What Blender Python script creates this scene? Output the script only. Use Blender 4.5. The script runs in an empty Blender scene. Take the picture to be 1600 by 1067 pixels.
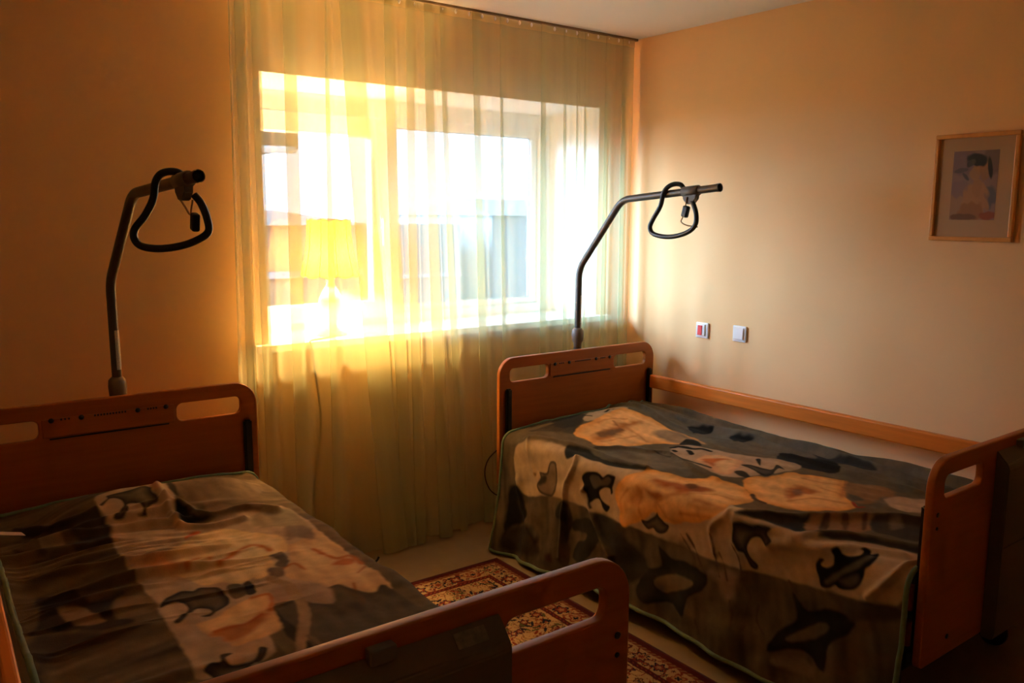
import bpy, bmesh, math, random
import numpy as np
from mathutils import Vector, Matrix

# ------------------------------------------------------------------ camera, world, exposure
S = bpy.context.scene
COL = S.collection
S.view_settings.view_transform = 'Standard'
S.view_settings.look = 'None'
S.view_settings.exposure = 1.05
S.view_settings.gamma = 1.0
S.view_settings.use_curve_mapping = False

yaw, pitch, roll = math.radians(37.0884), math.radians(-8.5576), math.radians(0.3211)
fw = Vector((math.sin(yaw) * math.cos(pitch), math.cos(yaw) * math.cos(pitch), math.sin(pitch)))
rt = Vector((math.cos(yaw), -math.sin(yaw), 0.0))
up = rt.cross(fw)
r2 = rt * math.cos(roll) + up * math.sin(roll)
u2 = up * math.cos(roll) - rt * math.sin(roll)
cam_data = bpy.data.cameras.new('camera')
cam = bpy.data.objects.new('camera', cam_data)
COL.objects.link(cam)
cam.matrix_world = Matrix(((r2.x, u2.x, -fw.x, -3.3914), (r2.y, u2.y, -fw.y, -3.3680),
                           (r2.z, u2.z, -fw.z, 1.5540), (0, 0, 0, 1)))
cam_data.sensor_width = 36.0
cam_data.lens = 1308.14 / 1600 * 36.0
cam_data.clip_start = 0.02
cam_data.clip_end = 500
S.camera = cam

SKY_STRENGTH = 2.1
world = bpy.data.worlds.new('overcast_sky')
S.world = world
world.use_nodes = True
wn = world.node_tree
wn.nodes.clear()
wo = wn.nodes.new('ShaderNodeOutputWorld')
wb = wn.nodes.new('ShaderNodeBackground')
wg = wn.nodes.new('ShaderNodeTexGradient')
wm = wn.nodes.new('ShaderNodeMapping')
wt = wn.nodes.new('ShaderNodeTexCoord')
wr = wn.nodes.new('ShaderNodeValToRGB')
wm.inputs['Rotation'].default_value = (0, math.radians(90), 0)
wn.links.new(wt.outputs['Generated'], wm.inputs['Vector'])
wn.links.new(wm.outputs['Vector'], wg.inputs['Vector'])
wn.links.new(wg.outputs['Color'], wr.inputs['Fac'])
wr.color_ramp.elements[0].color = (0.72, 0.88, 1.15, 1)
wr.color_ramp.elements[1].color = (0.60, 0.80, 1.15, 1)
wn.links.new(wr.outputs['Color'], wb.inputs['Color'])
wb.inputs['Strength'].default_value = SKY_STRENGTH
wn.links.new(wb.outputs['Background'], wo.inputs['Surface'])

pd = bpy.data.lights.new('window_portal', 'AREA')
pd.shape = 'RECTANGLE'
pd.size = 1.84
pd.size_y = 1.14
pd.cycles.is_portal = True
portal = bpy.data.objects.new('window_portal', pd)
COL.objects.link(portal)
portal.location = (-1.18, 0.52, 1.55)
portal.rotation_euler = (math.radians(-90), 0, 0)   # shines towards -Y

sd = bpy.data.lights.new('hazy_sun', 'SUN')          # low sun behind haze, off to the left outside
sd.energy = 15.5
sd.angle = math.radians(38)
sd.color = (0.57, 0.84, 1.32)
sun = bpy.data.objects.new('hazy_sun', sd)
COL.objects.link(sun)
sun.rotation_euler = Vector((0.75, -0.62, -0.24)).to_track_quat('-Z', 'Y').to_euler()

cy = S.cycles
cy.max_bounces = 10
cy.diffuse_bounces = 7
cy.glossy_bounces = 4
cy.transmission_bounces = 8
cy.transparent_max_bounces = 20
cy.sample_clamp_indirect = 6.0
cy.caustics_reflective = False
cy.caustics_refractive = False
cy.use_denoising = True
cy.use_adaptive_sampling = True
cy.adaptive_threshold = 0.04

rng = random.Random(7)


# ------------------------------------------------------------------ helpers
def material(name, color, rough=0.6, metallic=0.0, spec=0.5, noise=0.0, nscale=20.0, bump=0.0, bscale=200.0,
             sheen=0.0, stretch=None, attr=None, coat=0.0):
    m = bpy.data.materials.new(name)
    m.use_nodes = True
    nt = m.node_tree
    b = nt.nodes['Principled BSDF']
    b.inputs['Roughness'].default_value = rough
    b.inputs['Metallic'].default_value = metallic
    b.inputs['Specular IOR Level'].default_value = spec
    b.inputs['Sheen Weight'].default_value = sheen
    b.inputs['Coat Weight'].default_value = coat
    tc = nt.nodes.new('ShaderNodeTexCoord')
    mp = nt.nodes.new('ShaderNodeMapping')
    nt.links.new(tc.outputs['Object'], mp.inputs['Vector'])
    if stretch:
        mp.inputs['Scale'].default_value = stretch
    col = None
    if attr:
        a = nt.nodes.new('ShaderNodeAttribute')
        a.attribute_name = attr
        col = a.outputs['Color']
    if noise > 0:
        n = nt.nodes.new('ShaderNodeTexNoise')
        n.inputs['Scale'].default_value = nscale
        n.inputs['Detail'].default_value = 6
        nt.links.new(mp.outputs['Vector'], n.inputs['Vector'])
        mr = nt.nodes.new('ShaderNodeMapRange')
        mr.inputs['From Min'].default_value = 0.25
        mr.inputs['From Max'].default_value = 0.75
        mr.inputs['To Min'].default_value = 1 - noise
        mr.inputs['To Max'].default_value = 1 + noise
        nt.links.new(n.outputs['Fac'], mr.inputs['Value'])
        mx = nt.nodes.new('ShaderNodeMix')
        mx.data_type = 'RGBA'
        mx.blend_type = 'MULTIPLY'
        mx.inputs['Factor'].default_value = 1
        if col:
            nt.links.new(col, mx.inputs['A'])
        else:
            mx.inputs['A'].default_value = (*color, 1)
        nt.links.new(mr.outputs['Result'], mx.inputs['B'])
        col = mx.outputs['Result']
    if col:
        nt.links.new(col, b.inputs['Base Color'])
    else:
        b.inputs['Base Color'].default_value = (*color, 1)
    if bump > 0:
        n2 = nt.nodes.new('ShaderNodeTexNoise')
        n2.inputs['Scale'].default_value = bscale
        n2.inputs['Detail'].default_value = 4
        nt.links.new(mp.outputs['Vector'], n2.inputs['Vector'])
        bp = nt.nodes.new('ShaderNodeBump')
        bp.inputs['Strength'].default_value = bump
        bp.inputs['Distance'].default_value = 0.002
        nt.links.new(n2.outputs['Fac'], bp.inputs['Height'])
        nt.links.new(bp.outputs['Normal'], b.inputs['Normal'])
    return m


def mesh_obj(name, verts, faces, mat=None, parent=None, smooth=False):
    me = bpy.data.meshes.new(name)
    me.from_pydata(verts, [], faces)
    me.update()
    if smooth:
        me.polygons.foreach_set('use_smooth', [True] * len(me.polygons))
    o = bpy.data.objects.new(name, me)
    COL.objects.link(o)
    if mat:
        me.materials.append(mat)
    if parent:
        o.parent = parent
    return o


def bm_obj(name, bm, mat=None, parent=None, smooth=False):
    me = bpy.data.meshes.new(name)
    bm.normal_update()
    bm.to_mesh(me)
    bm.free()
    if smooth:
        me.polygons.foreach_set('use_smooth', [True] * len(me.polygons))
    o = bpy.data.objects.new(name, me)
    COL.objects.link(o)
    if mat:
        me.materials.append(mat)
    if parent:
        o.parent = parent
    return o


def bm_box(bm, c, s, rot=None):
    r = bmesh.ops.create_cube(bm, size=1.0)
    M = Matrix.Translation(c)
    if rot is not None:
        M = M @ rot
    M = M @ Matrix.Diagonal((s[0], s[1], s[2], 1))
    bmesh.ops.transform(bm, matrix=M, verts=r['verts'])
    return r['verts']


def box(name, c, s, mat, parent=None, bevel=0.0, seg=2, rot=None):
    bm = bmesh.new()
    bm_box(bm, c, s, rot)
    if bevel > 0:
        bmesh.ops.bevel(bm, geom=bm.edges[:], offset=bevel, segments=seg, affect='EDGES', profile=0.5)
    return bm_obj(name, bm, mat, parent, smooth=False)


def catmull(pts, n=6, closed=False):
    P = [Vector(p) for p in pts]
    out = []
    N = len(P)
    rngi = range(N if closed else N - 1)
    for i in rngi:
        if closed:
            a, b, c, d = P[(i - 1) % N], P[i], P[(i + 1) % N], P[(i + 2) % N]
        else:
            a, b, c, d = P[max(i - 1, 0)], P[i], P[i + 1], P[min(i + 2, N - 1)]
        for k in range(n):
            t = k / n
            out.append(0.5 * ((2 * b) + (c - a) * t + (2 * a - 5 * b + 4 * c - d) * t * t + (3 * b - a - 3 * c + d) * t ** 3))
    if not closed:
        out.append(P[-1])
    return out


def fillet(pts, rad, n=6):
    """polyline with rounded corners"""
    P = [Vector(p) for p in pts]
    out = [P[0]]
    for i in range(1, len(P) - 1):
        a, b, c = P[i - 1], P[i], P[i + 1]
        d1 = (a - b).normalized()
        d2 = (c - b).normalized()
        q1 = b + d1 * rad
        q2 = b + d2 * rad
        for k in range(n + 1):
            t = k / n
            out.append(q1 * (1 - t) ** 2 + b * 2 * t * (1 - t) + q2 * t * t)
    out.append(P[-1])
    return out


def tube_geo(pts, rad, seg=10, closed=False, caps=True):
    P = [Vector(p) for p in pts]
    n = len(P)
    if not hasattr(rad, '__len__'):
        rad = [rad] * n
    verts, faces = [], []
    t0 = (P[1] - P[0]).normalized()
    ref = Vector((0, 0, 1)) if abs(t0.z) < 0.9 else Vector((1, 0, 0))
    nrm = t0.cross(ref).normalized()
    for i in range(n):
        if closed:
            t = (P[(i + 1) % n] - P[(i - 1) % n]).normalized()
        else:
            t = (P[min(i + 1, n - 1)] - P[max(i - 1, 0)]).normalized()
        nrm = (nrm - t * nrm.dot(t)).normalized()
        bn = t.cross(nrm)
        for k in range(seg):
            a = 2 * math.pi * k / seg
            verts.append(P[i] + (nrm * math.cos(a) + bn * math.sin(a)) * rad[i])
    m = n if closed else n - 1
    for i in range(m):
        j = (i + 1) % n
        for k in range(seg):
            k2 = (k + 1) % seg
            faces.append((i * seg + k, i * seg + k2, j * seg + k2, j * seg + k))
    if caps and not closed:
        faces.append(tuple(range(seg))[::-1])
        faces.append(tuple((n - 1) * seg + k for k in range(seg)))
    return verts, faces


def tube(name, pts, rad, mat, parent=None, seg=10, closed=False, caps=True):
    v, f = tube_geo(pts, rad, seg, closed, caps)
    return mesh_obj(name, v, f, mat, parent, smooth=True)


def lathe(name, prof, mat, parent=None, loc=(0, 0, 0), seg=24, axis='Z', cap=True):
    verts, faces = [], []
    for (r, z) in prof:
        for k in range(seg):
            a = 2 * math.pi * k / seg
            p = (r * math.cos(a), r * math.sin(a), z)
            if axis == 'Y':
                p = (p[0], p[2], p[1])
            if axis == 'X':
                p = (p[2], p[0], p[1])
            verts.append((p[0] + loc[0], p[1] + loc[1], p[2] + loc[2]))
    n = len(prof)
    for i in range(n - 1):
        for k in range(seg):
            k2 = (k + 1) % seg
            faces.append((i * seg + k, i * seg + k2, (i + 1) * seg + k2, (i + 1) * seg + k))
    if cap:
        faces.append(tuple(range(seg))[::-1])
        faces.append(tuple((n - 1) * seg + k for k in range(seg)))
    o = mesh_obj(name, verts, faces, mat, parent, smooth=True)
    bm = bmesh.new()
    bm.from_mesh(o.data)
    bmesh.ops.recalc_face_normals(bm, faces=bm.faces)
    bm.to_mesh(o.data)
    bm.free()
    return o


def rrect(x0, x1, z0, z1, r, n=7):
    """rounded rectangle outline; r = (bl, br, tr, tl)"""
    pts = []
    for (cx, cz, a0, rr) in ((x0, z0, 180, r[0]), (x1, z0, 270, r[1]), (x1, z1, 0, r[2]), (x0, z1, 90, r[3])):
        sx = 1 if cx == x0 else -1
        sz = 1 if cz == z0 else -1
        ox, oz = cx + sx * rr, cz + sz * rr
        for k in range(n + 1):
            a = math.radians(a0 + 90 * k / n)
            pts.append((ox + rr * math.cos(a), oz + rr * math.sin(a)))
    return pts


def board(name, outer, holes, y, thick, mat, parent=None, bevel=0.004):
    """flat board in the XZ plane with holes, centred on y"""
    cu = bpy.data.curves.new(name, 'CURVE')
    cu.dimensions = '2D'
    cu.fill_mode = 'BOTH'
    cu.extrude = thick / 2 - bevel
    cu.bevel_depth = bevel
    cu.bevel_resolution = 2
    cu.offset = -bevel
    for loop in [outer] + holes:
        sp = cu.splines.new('POLY')
        sp.points.add(len(loop) - 1)
        for p, (a, b) in zip(sp.points, loop):
            p.co = (a, b, 0, 1)
        sp.use_cyclic_u = True
    tmp = bpy.data.objects.new(name + '_outline', cu)
    COL.objects.link(tmp)
    dg = bpy.context.evaluated_depsgraph_get()
    me = bpy.data.meshes.new_from_object(tmp.evaluated_get(dg))
    bpy.data.objects.remove(tmp)
    bpy.data.curves.remove(cu)
    me.transform(Matrix(((1, 0, 0, 0), (0, 0, -1, y), (0, 1, 0, 0), (0, 0, 0, 1))))
    me.name = name
    me.materials.clear()
    me.materials.append(mat)
    o = bpy.data.objects.new(name, me)
    COL.objects.link(o)
    if parent:
        o.parent = parent
    return o


def thing(name, label, cat, loc=(0, 0, 0), rotz=0.0, group=None):
    o = bpy.data.objects.new(name, None)
    o.empty_display_size = 0.1
    COL.objects.link(o)
    o.location = loc
    o.rotation_euler = (0, 0, rotz)
    return tag(o, label, cat, group)


def tag(o, label, cat, group=None):
    o['label'] = label
    o['category'] = cat
    if group:
        o['group'] = group
    return o


def struct(o):
    o['kind'] = 'structure'
    return o


# ------------------------------------------------------------------ materials
WALLC = (0.88, 0.565, 0.28)
M_wall = material('peach_paint', WALLC, 0.85, spec=0.2, noise=0.02, nscale=3, bump=0.25, bscale=260)
M_ceil = material('ceiling_paint', (0.80, 0.74, 0.66), 0.9, spec=0.2, bump=0.15, bscale=200)
M_floor = material('beige_linoleum', (0.31, 0.205, 0.108), 0.5, spec=0.35, noise=0.08, nscale=14, bump=0.05, bscale=120)
M_pvc = material('white_pvc', (0.84, 0.84, 0.82), 0.35, spec=0.5)
M_gasket = material('grey_gasket', (0.30, 0.33, 0.36), 0.6)
M_sill = material('white_sill', (0.85, 0.83, 0.78), 0.3)
M_wood = material('cherry_wood', (0.40, 0.112, 0.014), 0.42, spec=0.4, noise=0.12, nscale=4, stretch=(1.0, 14.0, 14.0))
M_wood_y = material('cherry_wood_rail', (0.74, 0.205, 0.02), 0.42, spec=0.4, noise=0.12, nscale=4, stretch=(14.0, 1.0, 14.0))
M_black = material('black_plastic', (0.012, 0.011, 0.010), 0.4)
M_dark = material('dark_metal', (0.035, 0.033, 0.03), 0.5, metallic=0.3)
M_pole = material('brown_grey_metal', (0.085, 0.068, 0.055), 0.38, metallic=0.35, spec=0.5)
M_clamp = material('grey_plastic', (0.16, 0.13, 0.105), 0.5)
M_boxg = material('grey_box_plastic', (0.14, 0.105, 0.07), 0.5, noise=0.05, nscale=40)
M_sticker = material('label_sticker', (0.50, 0.46, 0.40), 0.6, noise=0.25, nscale=160)
M_strap = material('tan_strap', (0.45, 0.25, 0.12), 0.7)
M_green = material('green_binding', (0.13, 0.18, 0.09), 0.8, sheen=0.2, noise=0.15, nscale=60)
M_white = material('white_plastic', (0.80, 0.78, 0.76), 0.3)
M_red = material('red_plastic', (0.75, 0.02, 0.015), 0.35)
M_gold = material('gold_wood_frame', (0.66, 0.30, 0.075), 0.32, spec=0.5, noise=0.1, nscale=30)
M_mat = material('cream_mount', (0.44, 0.29, 0.16), 0.9)
M_cord = material('brown_cord', (0.02, 0.013, 0.008), 0.6)
M_ceramic = material('white_ceramic', (0.85, 0.80, 0.66), 0.25)
M_brass = material('brass', (0.7, 0.45, 0.15), 0.3, metallic=1.0)
M_mattress = material('mattress_cover', (0.42, 0.42, 0.40), 0.9)
M_tag = material('pink_care_tag', (0.62, 0.40, 0.30), 0.8)


def glass_material():
    m = bpy.data.materials.new('window_glass')
    m.use_nodes = True
    nt = m.node_tree
    nt.nodes.clear()
    o = nt.nodes.new('ShaderNodeOutputMaterial')
    mx = nt.nodes.new('ShaderNodeMixShader')
    t = nt.nodes.new('ShaderNodeBsdfTransparent')
    g = nt.nodes.new('ShaderNodeBsdfGlossy')
    g.inputs['Roughness'].default_value = 0.0
    t.inputs['Color'].default_value = (0.93, 0.96, 0.96, 1)
    mx.inputs['Fac'].default_value = 0.05
    nt.links.new(t.outputs[0], mx.inputs[1])
    nt.links.new(g.outputs[0], mx.inputs[2])
    nt.links.new(mx.outputs[0], o.inputs['Surface'])
    return m


def cloth_material(name, color, trans, opacity, density_noise=0.0):
    """sheer woven cloth: gaps between threads let light straight through, threads scatter it both ways"""
    m = bpy.data.materials.new(name)
    m.use_nodes = True
    nt = m.node_tree
    nt.nodes.clear()
    o = nt.nodes.new('ShaderNodeOutputMaterial')
    mx = nt.nodes.new('ShaderNodeMixShader')
    t = nt.nodes.new('ShaderNodeBsdfTransparent')
    t.inputs['Color'].default_value = (1.0, 0.99, 0.96, 1)
    d = nt.nodes.new('ShaderNodeBsdfDiffuse')
    d.inputs['Color'].default_value = (*color, 1)
    tl = nt.nodes.new('ShaderNodeBsdfTranslucent')
    tl.inputs['Color'].default_value = (*color, 1)
    m2 = nt.nodes.new('ShaderNodeMixShader')
    m2.inputs['Fac'].default_value = trans
    nt.links.new(d.outputs[0], m2.inputs[1])
    nt.links.new(tl.outputs[0], m2.inputs[2])
    nt.links.new(t.outputs[0], mx.inputs[1])
    nt.links.new(m2.outputs[0], mx.inputs[2])
    nt.links.new(mx.outputs[0], o.inputs['Surface'])
    if density_noise > 0:
        a = nt.nodes.new('ShaderNodeUVMap')
        mp = nt.nodes.new('ShaderNodeMapping')
        mp.inputs['Scale'].default_value = (14, 0.4, 1)
        n = nt.nodes.new('ShaderNodeTexNoise')
        n.inputs['Scale'].default_value = 1.0
        n.inputs['Detail'].default_value = 3
        mr = nt.nodes.new('ShaderNodeMapRange')
        mr.inputs['From Min'].default_value = 0.3
        mr.inputs['From Max'].default_value = 0.7
        mr.inputs['To Min'].default_value = opacity - density_noise
        mr.inputs['To Max'].default_value = opacity + density_noise
        nt.links.new(a.outputs['UV'], mp.inputs['Vector'])
        nt.links.new(mp.outputs['Vector'], n.inputs['Vector'])
        nt.links.new(n.outputs['Fac'], mr.inputs['Value'])
        nt.links.new(mr.outputs['Result'], mx.inputs['Fac'])
    else:
        mx.inputs['Fac'].default_value = opacity
    return m


M_glass = glass_material()
M_sheer = cloth_material('sheer_voile', (0.66, 0.68, 0.44), 0.38, 0.46, 0.03)
M_shade = cloth_material('lamp_shade_cloth', (0.85, 0.47, 0.045), 0.13, 0.995)

# ------------------------------------------------------------------ room shell
XL, YF, H = -4.4, -5.0, 2.5
YW = 0.10          # inner face of the window wall
WX0, WX1, WZ0, WZ1 = -2.08, -0.18, 0.975, 2.134      # niche opening in the wall face
FX0, FX1, FZ0, FZ1 = -2.09, -0.262, 0.975, 2.112     # niche at the window frame
YFR = 0.42
YOUT = 0.60

struct(box('floor', ((XL - 0.1) / 2 + 0.1, (YF + YOUT) / 2, -0.05), (-XL + 0.4, YOUT - YF + 0.2, 0.1), M_floor))
struct(box('ceiling', ((XL - 0.1) / 2 + 0.1, (YF + YOUT) / 2, H + 0.05), (-XL + 0.4, YOUT - YF + 0.2, 0.1), M_ceil))
struct(box('wall_right', (0.075, (YF + YOUT) / 2, H / 2), (0.15, YOUT - YF, H), M_wall))
struct(box('wall_left', (XL - 0.075, (YF + YOUT) / 2, H / 2), (0.15, YOUT - YF, H), M_wall))
struct(box('wall_front', (XL / 2, YF - 0.075, H / 2), (-XL + 0.3, 0.15, H), M_wall))


def back_wall():
    xs = [XL, WX0, WX1, 0.0]
    zs = [0.0, WZ0, WZ1, H]
    verts, faces = [], []

    def grid(y, xx, zz, flip):
        b = len(verts)
        for z in zz:
            for x in xx:
                verts.append((x, y, z))
        for j in range(3):
            for i in range(3):
                if i == 1 and j == 1:
                    continue
                f = [b + j * 4 + i, b + j * 4 + i + 1, b + (j + 1) * 4 + i + 1, b + (j + 1) * 4 + i]
                faces.append(tuple(f[::-1]) if flip else tuple(f))
        return [b + 5, b + 6, b + 10, b + 9]
    a = grid(YW, xs, zs, False)
    c = grid(YOUT, [XL, FX0 - 0.0, FX1 + 0.0, 0.0], [0.0, FZ0, FZ1, H], True)
    b = len(verts)
    for (x, z) in ((FX0, FZ0), (FX1, FZ0), (FX1, FZ1), (FX0, FZ1)):
        verts.append((x, YFR, z))
    mid = [b, b + 1, b + 2, b + 3]
    for k in range(4):
        k2 = (k + 1) % 4
        faces.append((a[k2], a[k], mid[k], mid[k2]))
        faces.append((mid[k2], mid[k], c[k], c[k2]))
    o = mesh_obj('wall_back', verts, faces, M_wall)
    o.data.materials.append(material('white_plaster', (0.84, 0.80, 0.72), 0.85, spec=0.2, bump=0.15, bscale=220))
    for k in range(16, 24):
        o.data.polygons[k].material_index = 1
    return o


struct(back_wall())
M_base = material('beige_skirting', (0.52, 0.38, 0.24), 0.5)
struct(box('baseboard_back', (XL / 2, YW - 0.006, 0.03), (-XL, 0.012, 0.06), M_base))
struct(box('baseboard_right', (-0.006, (YF + YW) / 2, 0.03), (0.012, YW - YF, 0.06), M_base))

# ------------------------------------------------------------------ window
win = bpy.data.objects.new('window_1', None)
COL.objects.link(win)
win.location = (-1.18, YFR, FZ0)
struct(win)
bpy.context.view_layer.update()


def wpart(name, bm, mat, parent):
    o = bm_obj(name, bm, mat, None)
    o.parent = parent
    o.matrix_parent_inverse = Matrix.Translation(win.location).inverted() if parent == win else Matrix.Identity(4)
    return o


def frame_bm(x0, x1, z0, z1, w, y0, y1, bev=0.004):
    """four mitred bars around a rectangle; w = (left, right, bottom, top)"""
    bm = bmesh.new()
    l, r, b, t = w
    yc, yd = (y0 + y1) / 2, y1 - y0
    bm_box(bm, ((x0 + l / 2), yc, (z0 + z1) / 2), (l, yd, z1 - z0))
    bm_box(bm, ((x1 - r / 2), yc, (z0 + z1) / 2), (r, yd, z1 - z0))
    bm_box(bm, ((x0 + l + x1 - r) / 2, yc, z0 + b / 2), (x1 - r - x0 - l, yd, b))
    bm_box(bm, ((x0 + l + x1 - r) / 2, yc, z1 - t / 2), (x1 - r - x0 - l, yd, t))
    bmesh.ops.bevel(bm, geom=bm.edges[:], offset=bev, segments=1, affect='EDGES')
    return bm


SZ = 1.003          # top of the sill
# glass edges: right pane x -1.245..-0.395, z 1.088..1.986 ; left pane x -1.985..-1.415, z 1.127..1.928
wpart('outer_frame', frame_bm(FX0, FX1, SZ, FZ1, (0.06, 0.075, 0.05, 0.085), YFR, YFR + 0.07), M_pvc, win)
bm = bmesh.new()
bm_box(bm, (-1.315, YFR + 0.035, (SZ + 0.05 + FZ1 - 0.085) / 2), (0.06, 0.069, FZ1 - 0.135 - SZ))
bmesh.ops.bevel(bm, geom=bm.edges[:], offset=0.003, segments=1, affect='EDGES')
wpart('mullion', bm, M_pvc, win)
# fixed light (right): glazing bead
wpart('glazing_bead', frame_bm(-1.285, FX1 - 0.0752, SZ + 0.0502, FZ1 - 0.0852, (0.04, 0.05, 0.035, 0.04), YFR + 0.02, YFR + 0.05, 0.006), M_pvc, win)
wpart('gasket', frame_bm(-1.2452, -0.3868, 1.088, 1.9872, (0.004, 0.004, 0.004, 0.004), YFR + 0.03, YFR + 0.048, 0.0005), M_gasket, win)
# opening sash (left), proud of the frame
wpart('sash', frame_bm(-2.05, -1.325, SZ + 0.035, 2.02, (0.075, 0.09, 0.087, 0.092), YFR - 0.022, YFR + 0.045, 0.005), M_pvc, win)
for (x0, x1, z0, z1, yy) in ((-1.25, -0.38, 1.08, 1.99, YFR + 0.04), (-1.99, -1.405, 1.12, 1.935, YFR + 0.02)):
    bm = bmesh.new()
    bm_box(bm, ((x0 + x1) / 2, yy, (z0 + z1) / 2), (x1 - x0, 0.004, z1 - z0))
    wpart('pane', bm, M_glass, win)
# sash handle
bm = bmesh.new()
bm_box(bm, (-1.365, YFR - 0.030, 1.52), (0.028, 0.016, 0.07))
bm_box(bm, (-1.365, YFR - 0.050, 1.47), (0.020, 0.014, 0.13))
bm_box(bm, (-1.365, YFR - 0.042, 1.525), (0.018, 0.03, 0.018))
bmesh.ops.bevel(bm, geom=bm.edges[:], offset=0.003, segments=1, affect='EDGES')
wpart('handle', bm, M_pvc, win)
bm = bmesh.new()
bm_box(bm, ((WX0 + WX1) / 2 - 0.0, (0.04 + YW) / 2, SZ - 0.015), (2.035, YW - 0.04, 0.03))
bm_box(bm, ((FX0 + FX1) / 2, (YW + YFR) / 2 + 0.03, SZ - 0.015), (FX1 - FX0 + 0.0, YFR - YW + 0.06, 0.03))
wpart('window_sill', bm, M_sill, win)

# ------------------------------------------------------------------ outside
M_ground = material('street_ground', (0.20, 0.20, 0.19), 0.9, noise=0.2, nscale=0.5)
M_house1 = material('grey_render', (0.24, 0.28, 0.31), 0.9, noise=0.05, nscale=0.6)
M_house2 = material('blue_grey_render', (0.22, 0.26, 0.29), 0.9, noise=0.05, nscale=0.6)
M_roof = material('slate_roof', (0.24, 0.27, 0.30), 0.9)
M_house3 = material('brown_brick', (0.24, 0.18, 0.15), 0.9, noise=0.1, nscale=2)
M_band = material('pale_cornice', (0.42, 0.45, 0.47), 0.8)
M_eave = material('brown_eave', (0.05,0.035,0.025), 0.8)
g = box('ground', (10, 30, -3.05), (120, 58, 0.1), M_ground)
struct(g)


def house(label, loc, sx, sy, hw, hr, wallm, roofm, band=None):
    t = thing('house', label, 'building', loc, 0.0, 'houses outside the window')
    box('wall', (0, 0, hw / 2), (sx, sy, hw), wallm, t)
    if hr > 0:
        o = 0.25
        v = [(-sx / 2 - o, -sy / 2 - o, hw), (sx / 2 + o, -sy / 2 - o, hw), (sx / 2 + o, sy / 2 + o, hw), (-sx / 2 - o, sy / 2 + o, hw),
             (-sx / 2 + 1.2, 0, hw + hr), (sx / 2 - 1.2, 0, hw + hr)]
        mesh_obj('roof', v, [(0, 1, 5, 4), (1, 2, 5), (2, 3, 4, 5), (3, 0, 4), (3, 2, 1, 0)], roofm, t)
    if band:
        box('cornice', (0, -sy / 2 - 0.04, band), (sx, 0.08, 0.16), M_band, t)
    return t


house('tall blue grey house with hipped roof behind the right window pane', (22.0, 29.0, -3.0), 10.0, 8.0, 4.55, 0.75, M_house1, M_roof)
house('low long grey house with pale cornice left of the tall house', (12.3, 27.5, -3.0), 6.2, 5.0, 4.2, 0.0, M_house2, M_roof, band=2.2)
house('low brown brick house behind the left window pane', (4.6, 18.0, -3.0), 3.2, 5.0, 4.3, 0.35, M_house3, M_house3, band=3.15)
t = thing('roof_eave', 'dark brown roof eave with pale gutter at upper left of the window', 'eave', (-1.9, 2.2, 1.9))
box('soffit', (-0.02, 0.3, 0.115), (1.36, 1.6, 0.12), M_eave, t)
tube('gutter', [(-0.75, -0.55, 0.02), (0.62, -0.55, 0.045)], 0.022, M_band, t)

# ------------------------------------------------------------------ curtain rail and curtain
YC = -0.005
rail = thing('curtain_rail', 'thin dark curtain rail running along the ceiling above the window', 'curtain rail', (-1.15, YC, H))
box('track', (0, 0.002, -0.006), (2.28, 0.02, 0.012), material('brown_track', (0.20, 0.135, 0.07), 0.5), rail, 0.002)
gl0 = None
for k in range(30):
    x = -1.07 + k * 2.13 / 29
    if gl0 is None:
        gl0 = lathe('glider', [(0.002, -0.018), (0.005, -0.022), (0.0065, -0.028), (0.005, -0.034), (0.002, -0.038)], M_white, rail, (0, -0.014, 0), 8)
        gl0.location = (x, 0, 0)
    else:
        c = gl0.copy()
        COL.objects.link(c)
        c.parent = rail
        c.location = (x, 0, 0)


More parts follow.
